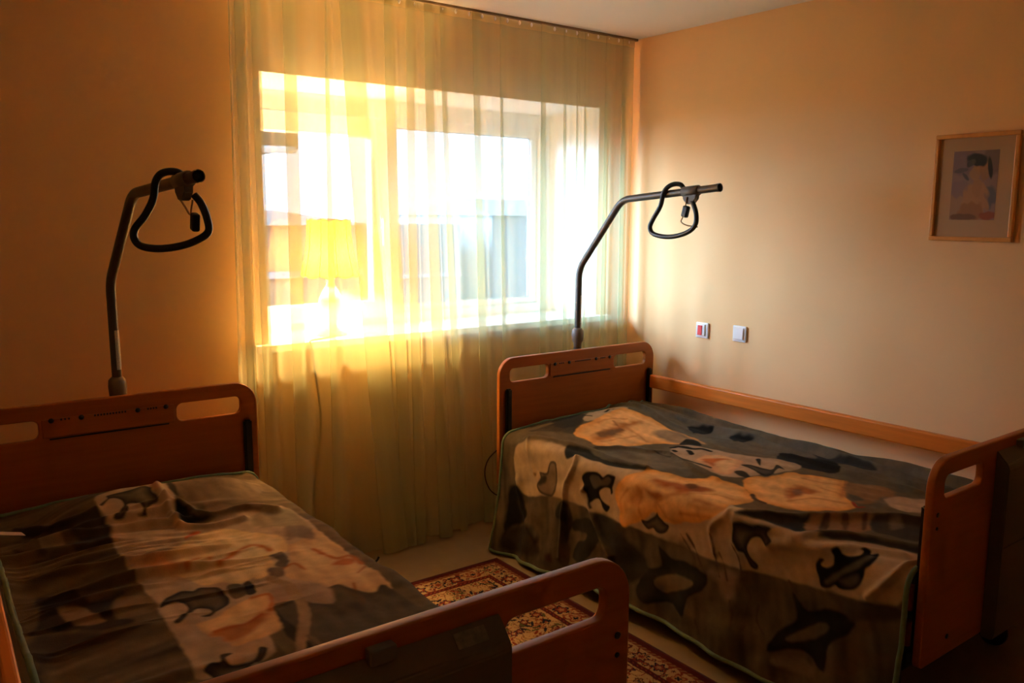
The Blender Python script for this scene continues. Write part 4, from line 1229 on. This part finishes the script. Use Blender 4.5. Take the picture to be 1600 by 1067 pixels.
PATTERN_SHADE_L = [
    ('poly', [(0.298,0.213),(0.399,0.182),(0.522,0.174),(0.496,0.375),(0.489,0.468),(0.571,0.476),(0.813,0.449),(0.824,0.735),(0.791,0.944),(0.586,1.153),(0.463,1.303),(0.433,1.365),(0.284,1.377),(0.284,1.276),(0.287,1.006),(0.287,0.913),(0.28,0.511),(0.287,0.298)], (0.55,0.375,0.23), 0.006, 0.002),
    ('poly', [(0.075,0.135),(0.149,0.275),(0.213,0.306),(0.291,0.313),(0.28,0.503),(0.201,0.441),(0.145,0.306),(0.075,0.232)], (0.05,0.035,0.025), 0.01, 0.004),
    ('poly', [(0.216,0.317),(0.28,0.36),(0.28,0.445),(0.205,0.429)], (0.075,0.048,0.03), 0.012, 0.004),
    ('poly', [(0.101,0.29),(0.168,0.433),(0.138,0.48),(0.108,0.437)], (0.34,0.21,0.11), 0.006, 0.002),
    ('poly', [(0.179,0.449),(0.291,0.514),(0.22,0.549),(0.183,0.503)], (0.06,0.04,0.028), 0.008, 0.003),
    ('poly', [(0.048,0.429),(0.112,0.483),(0.101,0.487),(0.045,0.437)], (0.07,0.045,0.03), 0.008, 0.003),
    ('poly', [(0.056,0.731),(0.082,0.723),(0.153,0.793),(0.16,0.866),(0.239,0.863),(0.209,0.882),(0.194,0.959),(0.201,0.982),(0.228,1.033),(0.157,1.021),(0.116,0.986),(0.048,0.94),(0.019,0.94),(0.048,0.874)], (0.055,0.038,0.026), 0.007, 0.003),
    ('poly', [(0.09,0.863),(0.112,0.863),(0.145,0.878),(0.168,0.959),(0.172,0.982),(0.138,0.979),(0.108,0.948),(0.09,0.874)], (0.32,0.19,0.095), 0.005, 0.002),
    ('poly', [(0.205,0.913),(0.231,0.874),(0.287,0.909),(0.284,0.998),(0.209,0.998),(0.198,0.963)], (0.24,0.15,0.075), 0.007, 0.003),
    ('poly', [(0.022,0.944),(0.153,1.033),(0.101,1.071),(0.056,1.071),(0.007,1.184),(0.0,1.184)], (0.075,0.05,0.032), 0.02, 0.005),
    ('poly', [(0.519,0.174),(0.556,0.17),(0.66,0.232),(0.813,0.155),(0.821,0.259),(0.72,0.387),(0.642,0.383),(0.586,0.367),(0.53,0.313)], (0.22,0.14,0.075), 0.008, 0.003),
    ('poly', [(0.519,0.174),(0.533,0.186),(0.522,0.294),(0.515,0.306),(0.504,0.251)], (0.05,0.035,0.02), 0.006, 0.002),
    ('poly', [(0.496,0.367),(0.522,0.398),(0.537,0.449),(0.582,0.472),(0.526,0.468),(0.485,0.468)], (0.022,0.018,0.014), 0.006, 0.002),  # deep shadow of the gap beside the pillow, painted into the colour
    ('poly', [(0.586,0.371),(0.642,0.391),(0.713,0.456),(0.765,0.495),(0.679,0.464),(0.586,0.468)], (0.22,0.13,0.07), 0.01, 0.004),
    ('poly', [(0.713,0.487),(0.824,0.476),(0.821,0.642),(0.791,0.77),(0.746,0.735),(0.742,0.638),(0.679,0.576)], (0.4,0.29,0.16), 0.01, 0.004),
    ('poly', [(0.448,0.607),(0.5,0.561),(0.563,0.534),(0.627,0.569),(0.668,0.661),(0.709,0.704),(0.701,0.774),(0.679,0.82),(0.627,0.839),(0.616,0.905),(0.571,0.963),(0.541,0.963),(0.537,0.951),(0.5,0.963),(0.466,0.928),(0.418,0.913),(0.381,0.82),(0.343,0.804),(0.332,0.7),(0.384,0.696)], (0.84,0.55,0.26), 0.007, 0.003, (0.9,0.64,0.34), 0.05),
    ('line', [(0.41,0.804),(0.448,0.739),(0.481,0.766)], (0.66,0.22,0.06), 0.01, 0.003, 0.006),
    ('line', [(0.492,0.816),(0.548,0.762),(0.608,0.727),(0.634,0.758),(0.642,0.789)], (0.6,0.19,0.05), 0.01, 0.003, 0.009),
    ('poly', [(0.466,0.569),(0.492,0.53),(0.522,0.53),(0.481,0.565)], (0.62,0.12,0.03), 0.006, 0.002),
    ('poly', [(0.325,0.7),(0.384,0.7),(0.392,0.797),(0.336,0.797)], (0.7,0.33,0.13), 0.02, 0.005),
    ('poly', [(0.698,0.797),(0.727,0.774),(0.776,0.746),(0.824,0.716),(0.828,0.928),(0.821,1.191),(0.791,1.211),(0.75,1.203),(0.72,1.16),(0.705,1.118),(0.671,1.11),(0.649,1.056),(0.612,0.986),(0.623,0.932),(0.66,0.905)], (0.68,0.41,0.2), 0.006, 0.003, (0.76,0.48,0.24), 0.05),
    ('line', [(0.754,0.847),(0.765,0.921),(0.783,0.951),(0.824,0.951),(0.824,1.021)], (0.5,0.15,0.04), 0.009, 0.003, 0.008),
    ('poly', [(0.75,0.986),(0.798,0.959),(0.824,0.986),(0.787,1.013)], (0.52,0.16,0.05), 0.01, 0.003),
    ('line', [(0.623,0.94),(0.66,0.928),(0.671,0.975)], (0.52,0.17,0.05), 0.008, 0.003, 0.006),
    ('line', [(0.783,1.079),(0.824,1.044)], (0.45,0.15,0.05), 0.006, 0.002, 0.004),
    ('line', [(0.739,1.141),(0.727,1.176)], (0.45,0.15,0.05), 0.006, 0.002, 0.004),
    ('poly', [(0.567,1.017),(0.616,1.044),(0.675,1.079),(0.657,1.203),(0.582,1.168),(0.533,1.122)], (0.42,0.28,0.18), 0.01, 0.004),
    ('poly', [(0.623,0.835),(0.668,0.812),(0.664,0.874),(0.638,0.932),(0.612,0.913),(0.634,0.874)], (0.15,0.095,0.06), 0.006, 0.003),
    ('poly', [(0.589,0.917),(0.623,0.932),(0.612,0.982),(0.578,0.971)], (0.19,0.12,0.075), 0.008, 0.003),
    ('poly', [(0.75,0.642),(0.809,0.681),(0.791,0.77),(0.742,0.743),(0.713,0.746)], (0.26,0.17,0.11), 0.012, 0.004),
    ('poly', [(0.53,1.122),(0.649,1.203),(0.694,1.129),(0.757,1.207),(0.809,1.195),(0.824,1.389),(0.776,1.52),(0.619,1.528),(0.466,1.45),(0.463,1.303)], (0.12,0.082,0.05), 0.006, 0.002),
    ('poly', [(0.459,1.276),(0.492,1.269),(0.5,1.354),(0.47,1.435),(0.463,1.385)], (0.19,0.125,0.06), 0.005, 0.002),
    ('poly', [(0.515,1.153),(0.519,1.203),(0.522,1.292),(0.5,1.342),(0.496,1.272)], (0.035,0.027,0.018), 0.005, 0.002),
    ('line', [(0.574,0.982),(0.597,1.033),(0.589,1.126),(0.571,1.214),(0.519,1.327),(0.474,1.431)], (0.4,0.25,0.13), 0.005, 0.002, 0.014),
    ('line', [(0.533,1.327),(0.541,1.392)], (0.22,0.14,0.08), 0.005, 0.002, 0.007),
    ('poly', [(0.522,1.346),(0.522,1.377),(0.507,1.377)], (0.03,0.022,0.015), 0.005, 0.002),
    ('poly', [(0.343,1.129),(0.388,1.114),(0.451,1.071),(0.5,1.052),(0.537,1.06),(0.533,1.098),(0.511,1.156),(0.504,1.242),(0.489,1.269),(0.459,1.276),(0.429,1.28),(0.377,1.28),(0.373,1.226),(0.351,1.207)], (0.84,0.47,0.2), 0.007, 0.003, (0.88,0.54,0.24), 0.04),
    ('poly', [(0.351,1.199),(0.395,1.184),(0.436,1.191),(0.485,1.164),(0.496,1.18),(0.436,1.234),(0.384,1.261),(0.369,1.222)], (0.6,0.22,0.07), 0.012, 0.004),
    ('line', [(0.366,1.191),(0.41,1.191),(0.44,1.191),(0.481,1.168)], (0.5,0.12,0.03), 0.007, 0.002, 0.006),
    ('line', [(0.5,1.052),(0.537,1.06),(0.533,1.098),(0.507,1.156)], (0.55,0.17,0.05), 0.007, 0.002, 0.006),
    ('poly', [(0.295,0.278),(0.321,0.255),(0.325,0.236),(0.384,0.232),(0.436,0.201),(0.455,0.236),(0.455,0.244),(0.451,0.271),(0.459,0.298),(0.455,0.325),(0.429,0.336),(0.41,0.367),(0.407,0.379),(0.384,0.375),(0.384,0.371),(0.399,0.367),(0.407,0.333),(0.388,0.306),(0.369,0.306),(0.366,0.329),(0.351,0.364),(0.336,0.375),(0.317,0.371),(0.317,0.364),(0.343,0.329),(0.358,0.302),(0.354,0.275),(0.328,0.259),(0.302,0.286)], (0.018,0.014,0.011), 0.004, 0.001, (0.22,0.145,0.08), 0.03),
    ('poly', [(0.295,0.99),(0.317,0.948),(0.332,0.936),(0.362,0.924),(0.388,0.936),(0.41,0.924),(0.448,0.948),(0.448,0.994),(0.451,1.025),(0.436,1.06),(0.403,1.083),(0.381,1.102),(0.362,1.095),(0.388,1.087),(0.392,1.056),(0.369,1.04),(0.339,1.075),(0.313,1.102),(0.302,1.095),(0.339,1.052),(0.351,1.017),(0.339,0.986),(0.31,0.986)], (0.018,0.014,0.011), 0.004, 0.001, (0.16,0.105,0.06), 0.022),
    ('poly', [(0.295,1.35),(0.313,1.334),(0.332,1.338),(0.343,1.303),(0.366,1.311),(0.347,1.327),(0.347,1.354),(0.366,1.361),(0.392,1.361),(0.407,1.35),(0.425,1.315),(0.436,1.334),(0.41,1.369),(0.388,1.373),(0.339,1.416),(0.31,1.416),(0.302,1.369)], (0.018,0.014,0.011), 0.004, 0.001, (0.15,0.1,0.06), 0.022),
    ('poly', [(0.466,0.955),(0.5,0.967),(0.496,1.021),(0.459,1.033)], (0.16,0.105,0.06), 0.004, 0.002),
    ('poly', [(0.504,0.967),(0.526,0.959),(0.519,1.025),(0.496,1.025)], (0.045,0.032,0.02), 0.004, 0.002),
]


def streaks(U, V, seed, fu, fv):
    return smooth_noise(U * fu, V * fv, seed, 8) + 0.6 * smooth_noise(U * fu * 2.3, V * fv * 2.3, seed + 1, 8)


def color_right(U, V):
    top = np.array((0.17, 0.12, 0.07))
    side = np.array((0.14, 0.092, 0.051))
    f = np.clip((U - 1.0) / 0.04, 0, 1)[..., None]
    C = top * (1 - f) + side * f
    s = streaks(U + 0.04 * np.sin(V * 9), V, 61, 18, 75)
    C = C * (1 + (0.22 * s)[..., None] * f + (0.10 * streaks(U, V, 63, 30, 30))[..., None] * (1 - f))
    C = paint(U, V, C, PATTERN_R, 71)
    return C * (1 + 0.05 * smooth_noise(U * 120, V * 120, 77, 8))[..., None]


def color_left(U, V):
    C = np.zeros(U.shape + (3,))
    C[...] = (0.165, 0.106, 0.053)
    s = streaks(U, V, 64, 10, 60)
    C = C * (1 + 0.18 * s[..., None])
    C = paint(U, V, C, PATTERN_SHADE_L, 72)
    return C * (1 + 0.05 * smooth_noise(U * 120, V * 120, 78, 8))[..., None]



def shape_right(U, V):
    D0 = 0.44
    D = D0 + 0.055 * np.clip(1 - V / 0.7, 0, 1) + 0.008 * np.sin(V * 5)
    X, Z, N, t = drape(U, V, 0.925, 0.055, math.radians(80), D0, D, 0.445, -1, 0.548)
    top = np.clip(1 - np.maximum(U - 0.9, 0) / 0.1, 0, 1)
    d = 0.07 * np.exp(-((U - 0.47) / 0.36) ** 4 - ((V - 0.20) / 0.19) ** 2)
    d += 0.02 * np.exp(-((U - 0.55) / 0.28) ** 2 - ((V - 1.25) / 0.6) ** 2)
    for k, (uu, hh, ww, ph) in enumerate(((0.035, 0.034, 0.016, 0.0), (0.100, 0.034, 0.015, 1.3), (0.175, 0.030, 0.015, 2.2), (0.26, 0.016, 0.018, 0.6))):
        c = uu + 0.014 * np.sin(V * 4.2 + ph) + 0.05 * np.clip(0.5 - V, 0, 1)
        d += hh * (0.75 + 0.4 * np.sin(V * 5 + ph * 2)) * np.exp(-((U - c) / ww) ** 2)
    for (pts, h, w) in RIDGES_R:
        d += ridge(U, V, pts, h, w)
    hang = np.clip(t / 0.42, 0, 1)
    d += hang * (0.020 * np.sin(V * 15.0 + 1.2 + 1.5 * np.sin(V * 3)) + 0.010 * np.sin(V * 34 + U * 4)) * (0.5 + 0.5 * np.clip(1.4 - V, 0.15, 1))
    d += 0.0035 * smooth_noise(U * 22, V * 16, 5, 7) + 0.0015 * smooth_noise(U * 60, V * 60, 6, 7)
    P = np.stack([X, 0.968 - V + 0.006 * np.sin(U * 9), Z], axis=-1) + N * d[..., None]
    P[..., 1] += -0.06 * hang * np.clip(1 - V / 0.3, 0, 1) * 0.6
    P[..., 2] = np.maximum(P[..., 2], 0.012)
    return P


def shape_left(U, V):
    D0 = 0.30
    D = np.full_like(U, D0)
    X, Z, N, t = drape(U, V, 0.845, 0.05, math.radians(84), D0, D, -0.405, 1, 0.578)
    d = 0.078 * np.exp(-((U - 0.47) / 0.31) ** 6 - ((V - 0.21) / 0.17) ** 2)
    d += 0.016 * np.exp(-((U - 0.5) / 0.4) ** 4 - ((V - 0.9) / 0.7) ** 4)
    left = np.clip((0.55 - U) / 0.35, 0, 1)
    W = V - 0.10 * U + 0.035 * smooth_noise(U * 5, V * 4, 22, 5)
    wr = np.zeros_like(U)
    rr = random.Random(44)
    for k in range(34):
        c = rr.uniform(0.22, 1.5) if k > 16 else rr.uniform(0.30, 0.85)
        u0, lu = rr.uniform(0.0, 0.45), rr.uniform(0.12, 0.32)
        tilt = rr.uniform(-0.12, 0.10)
        wd = rr.uniform(0.009, 0.020)
        wr += rr.uniform(0.3, 1.0) * np.exp(-((W - c - tilt * (U - u0)) / wd) ** 2 - ((U - u0) / lu) ** 4)
    for k in range(30):
        c = rr.uniform(0.28, 1.15)
        u0, lu = rr.uniform(0.0, 0.55), rr.uniform(0.06, 0.18)
        tilt = rr.uniform(-0.25, 0.15)
        wr += rr.uniform(0.2, 0.5) * np.exp(-((W - c - tilt * (U - u0)) / rr.uniform(0.006, 0.010)) ** 2 - ((U - u0) / lu) ** 4)
    d += 0.020 * wr * np.clip((0.85 - U) / 0.4, 0, 1)
    d += 0.012 * np.exp(-((U - 0.0) / 0.03) ** 2) * (1 + np.sin(V * 13)) * 0.8
    for (pts, h, w) in RIDGES_L:
        d += ridge(U, V, pts, h, w)
    d += 0.0035 * smooth_noise(U * 20, V * 18, 15, 7) + 0.0012 * smooth_noise(U * 60, V * 60, 16, 7)
    P = np.stack([X, 0.955 - V + 0.008 * np.sin(U * 8), Z], axis=-1) + N * d[..., None]
    return P


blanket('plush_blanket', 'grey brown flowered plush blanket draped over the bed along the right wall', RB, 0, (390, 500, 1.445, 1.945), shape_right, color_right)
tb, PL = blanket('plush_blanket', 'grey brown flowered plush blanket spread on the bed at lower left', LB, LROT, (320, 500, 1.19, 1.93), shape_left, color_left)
ct = box('care_tag', (-0.355, 0.675, 0.615), (0.075, 0.028, 0.0015), M_tag, tb, 0, 2, Matrix.Rotation(0.35, 4, 'Y') @ Matrix.Rotation(0.3, 4, 'Z'))

# ------------------------------------------------------------------ rug
def build_rug():
    x0, x1, y0, y1 = -2.42, -1.268, -2.75, -0.43
    n, m = 300, 560
    xs = np.linspace(0, x1 - x0, n)
    ys = np.linspace(0, y1 - y0, m)
    A, B = np.meshgrid(xs, ys, indexing='ij')
    W, L = x1 - x0, y1 - y0
    e = np.minimum(np.minimum(A, W - A), np.minimum(B, L - B))
    maroon = np.array((0.105, 0.013, 0.012))
    red = np.array((0.24, 0.035, 0.02))
    cream = np.array((0.50, 0.30, 0.125))
    tan = np.array((0.42, 0.20, 0.08))
    navy = np.array((0.018, 0.014, 0.028))
    olive = np.array((0.10, 0.085, 0.03))
    C = np.zeros(A.shape + (3,))
    C[...] = cream
    nz = smooth_noise(A * 55, B * 55, 31, 8)
    vine = np.abs(smooth_noise(A * 62, B * 62, 33, 7))
    C[vine < 0.16] = tan * 0.6
    vine2 = np.abs(smooth_noise(A * 80, B * 80, 37, 7))
    C[(vine2 < 0.10)] = red

    def rosettes(cells, rmin, rmax, seed, mask):
        r = random.Random(seed)
        for (cx, cyy) in cells:
            R = r.uniform(rmin, rmax)
            i = (np.abs(A - cx) < R * 1.3) & (np.abs(B - cyy) < R * 1.3) & mask
            if not i.any():
                continue
            dx, dy = A[i] - cx, B[i] - cyy
            rr = np.hypot(dx, dy)
            an = np.arctan2(dy, dx)
            k = r.choice((4, 5, 6, 8))
            a0 = r.uniform(0, 6.28)
            edge = R * (0.80 + 0.2 * np.cos(k * an + a0))
            outc, inc, core = r.choice(((navy, red, cream), (red, tan, navy), (navy, tan, red), (olive, cream, red), (maroon, tan, navy), (navy, red, tan)))
            c = C[i]
            c[rr < edge] = outc
            c[rr < edge * 0.72] = inc
            c[rr < edge * 0.38] = core
            C[i] = c
    fieldmask = e > 0.155
    cells = []
    r = random.Random(5)
    sp = 0.062
    for a in np.arange(0.16, W - 0.15, sp):
        for b in np.arange(0.16, L - 0.15, sp):
            cells.append((a + r.uniform(-.02, .02), b + r.uniform(-.02, .02)))
    rosettes(cells, 0.014, 0.034, 8, fieldmask)
    # leaf flecks
    r = random.Random(9)
    for k in range(900):
        cx, cyy = r.uniform(0.16, W - 0.16), r.uniform(0.16, L - 0.16)
        a = r.uniform(0, 3.14)
        i = (np.abs(A - cx) < 0.02) & (np.abs(B - cyy) < 0.02)
        dx, dy = A[i] - cx, B[i] - cyy
        p = dx * math.cos(a) + dy * math.sin(a)
        q = -dx * math.sin(a) + dy * math.cos(a)
        c = C[i]
        c[(p / 0.017) ** 2 + (q / 0.006) ** 2 < 1] = r.choice((navy, navy, red, olive))
        C[i] = c
    # border
    bm_ = (e > 0.045) & (e < 0.125)
    C[bm_] = cream * 0.9
    v3 = np.abs(smooth_noise(A * 70, B * 70, 41, 7)) < 0.22
    C[bm_ & v3] = red * 0.9
    cells = []
    for b in np.arange(0.085, L, 0.088):
        cells += [(0.085, b), (W - 0.085, b)]
    for a in np.arange(0.085, W, 0.088):
        cells += [(a, 0.085), (a, L - 0.085)]
    rosettes(cells, 0.030, 0.040, 12, bm_)
    half = []
    for b in np.arange(0.129, L, 0.088):
        half += [(0.065, b), (W - 0.065, b), (0.108, b), (W - 0.108, b)]
    for a in np.arange(0.129, W, 0.088):
        half += [(a, 0.065), (a, L - 0.065), (a, 0.108), (a, L - 0.108)]
    rosettes(half, 0.010, 0.016, 13, bm_)
    C[e < 0.028] = maroon
    C[(e >= 0.028) & (e < 0.045)] = red * 0.8
    C[(e >= 0.028) & (e < 0.045) & (np.sin((A + B) * 260) > 0.2)] = tan * 0.7
    C[(e >= 0.125) & (e < 0.150)] = maroon
    C[(e >= 0.132) & (e < 0.142) & (np.sin((A - B) * 300) > 0.3)] = red
    Z = 0.0095 + 0.0008 * nz
    edge = (e < 1e-6)
    Z[edge] = 0.0008
    P = np.stack([A - W / 2, B - L / 2, Z], axis=-1)
    t = thing('persian_rug', 'red and cream patterned oriental rug on the floor between the beds', 'rug', ((x0 + x1) / 2, (y0 + y1) / 2, 0), math.radians(-0.6))
    o = grid_mesh('pile', P, material('rug_wool', (1, 1, 1), 0.95, spec=0.1, noise=0.12, nscale=120, bump=0.4, bscale=400, attr='Col'), t)
    set_colors(o.data, 0.8 * C.reshape(-1, 3))
    loop = [(-W / 2, -L / 2, 0.006), (W / 2, -L / 2, 0.006), (W / 2, L / 2, 0.006), (-W / 2, L / 2, 0.006)]
    tube('selvedge', [Vector(loop[0]).lerp(Vector(loop[1]), k / 4) for k in range(4)] + [Vector(loop[1]).lerp(Vector(loop[2]), k / 4) for k in range(4)] +
         [Vector(loop[2]).lerp(Vector(loop[3]), k / 4) for k in range(4)] + [Vector(loop[3]).lerp(Vector(loop[0]), k / 4) for k in range(4)], 0.0055,
         material('maroon_selvedge', (0.09, 0.012, 0.012), 0.9), t, 6, closed=True)


build_rug()

# ------------------------------------------------------------------ picture on the right wall
def picture():
    yc, zc, w, h = -1.828, 1.670, 0.312, 0.410
    t = thing('framed_picture', 'small framed portrait print in a golden wooden frame on the right wall', 'picture', (0, yc, zc))
    d, fwid = 0.020, 0.017
    for (c, s) in (((-d / 2, 0, h / 2 - fwid / 2), (d, w, fwid)), ((-d / 2, 0, -h / 2 + fwid / 2), (d, w, fwid)),
                   ((-d / 2, w / 2 - fwid / 2, 0), (d, fwid, h - 2 * fwid)), ((-d / 2, -w / 2 + fwid / 2, 0), (d, fwid, h - 2 * fwid))):
        box('frame_bar', c, s, M_gold, t, 0.004, 2)
    box('mount', (-0.006, 0, 0), (0.004, w - 2 * fwid, h - 2 * fwid), M_mat, t)
    # print: soft generic figure in a dark hat; +a is to the viewer's right (towards -Y)
    n, m = 90, 130
    pw, ph = 0.168, 0.262
    a = np.linspace(0, 1, n)
    b = np.linspace(0, 1, m)
    A, B = np.meshgrid(a, b, indexing='ij')
    C = np.zeros(A.shape + (3,))
    C[...] = (0.30, 0.19, 0.16)
    wob = 0.02 * smooth_noise(A * 40, B * 40, 51, 6)

    def blob(cx, cyy, rx, ry, col, rot=0.0, soft=0.25):
        dx, dy = A - cx, (B - cyy)
        p = dx * math.cos(rot) + dy * math.sin(rot)
        q = -dx * math.sin(rot) + dy * math.cos(rot)
        k = np.sqrt((p / rx) ** 2 + (q / ry) ** 2) + wob * 6
        al = np.clip((1 - k) / soft + 0.5, 0, 1)[..., None]
        C[...] = C * (1 - al) + np.array(col) * al
    blob(0.2, 0.85, 0.35, 0.2, (0.23, 0.15, 0.15))
    blob(0.9, 0.85, 0.25, 0.2, (0.22, 0.14, 0.11))
    blob(0.15, 0.2, 0.3, 0.25, (0.36, 0.22, 0.13))
    blob(0.2, 0.45, 0.25, 0.12, (0.27, 0.17, 0.16))
    blob(0.85, 0.33, 0.16, 0.16, (0.15, 0.13, 0.13))
    blob(0.55, 0.26, 0.28, 0.30, (0.44, 0.22, 0.10))
    blob(0.48, 0.12, 0.30, 0.14, (0.34, 0.15, 0.06))
    blob(0.57, 0.47, 0.10, 0.14, (0.40, 0.20, 0.09))
    blob(0.52, 0.68, 0.13, 0.11, (0.40, 0.22, 0.10))
    blob(0.72, 0.72, 0.13, 0.16, (0.33, 0.19, 0.10))
    blob(0.55, 0.87, 0.22, 0.09, (0.04, 0.036, 0.025), -0.15)
    blob(0.82, 0.75, 0.05, 0.15, (0.05, 0.042, 0.03), 0.25)
    blob(0.40, 0.82, 0.09, 0.05, (0.09, 0.08, 0.06), 0.4)
    blob(0.18, 0.72, 0.15, 0.035, (0.13, 0.11, 0.11), 0.1)
    blob(0.30, 0.63, 0.10, 0.03, (0.12, 0.10, 0.10), -0.6)
    blob(0.3, 0.04, 0.30, 0.05, (0.20, 0.09, 0.04))
    blob(0.85, 0.06, 0.18, 0.06, (0.30, 0.09, 0.04))
    P = np.stack([np.full_like(A, -0.0088), 0.5 * pw - A * pw, (B - 0.5) * ph + 0.008], axis=-1)
    o = grid_mesh('print', P, material('print_paper', (1, 1, 1), 0.7, attr='Col'), t)
    set_colors(o.data, 0.85 * C.reshape(-1, 3))


picture()

# ------------------------------------------------------------------ wall switches
def switch(label, yc, zc, red):
    t = thing('wall_switch' if not red else 'call_switch', label, 'switch', (0, yc, zc))
    box('cover_plate', (-0.006, 0, 0), (0.0115, 0.080, 0.080), M_white, t, 0.004, 2)
    box('rocker', (-0.0145, 0.004 if red else 0, 0.002), (0.009, 0.056, 0.058), M_white, t, 0.003, 2, Matrix.Rotation(math.radians(3), 4, 'Y'))
    if red:
        box('red_button', (-0.0195, 0.006, 0.001), (0.006, 0.028, 0.050), M_red, t, 0.002, 2, Matrix.Rotation(math.radians(3), 4, 'Y'))
    return t


switch('white call switch with a red button on the right wall', -0.528, 0.971, True)
switch('plain white wall switch on the right wall, right of the red one', -0.765, 0.979, False)
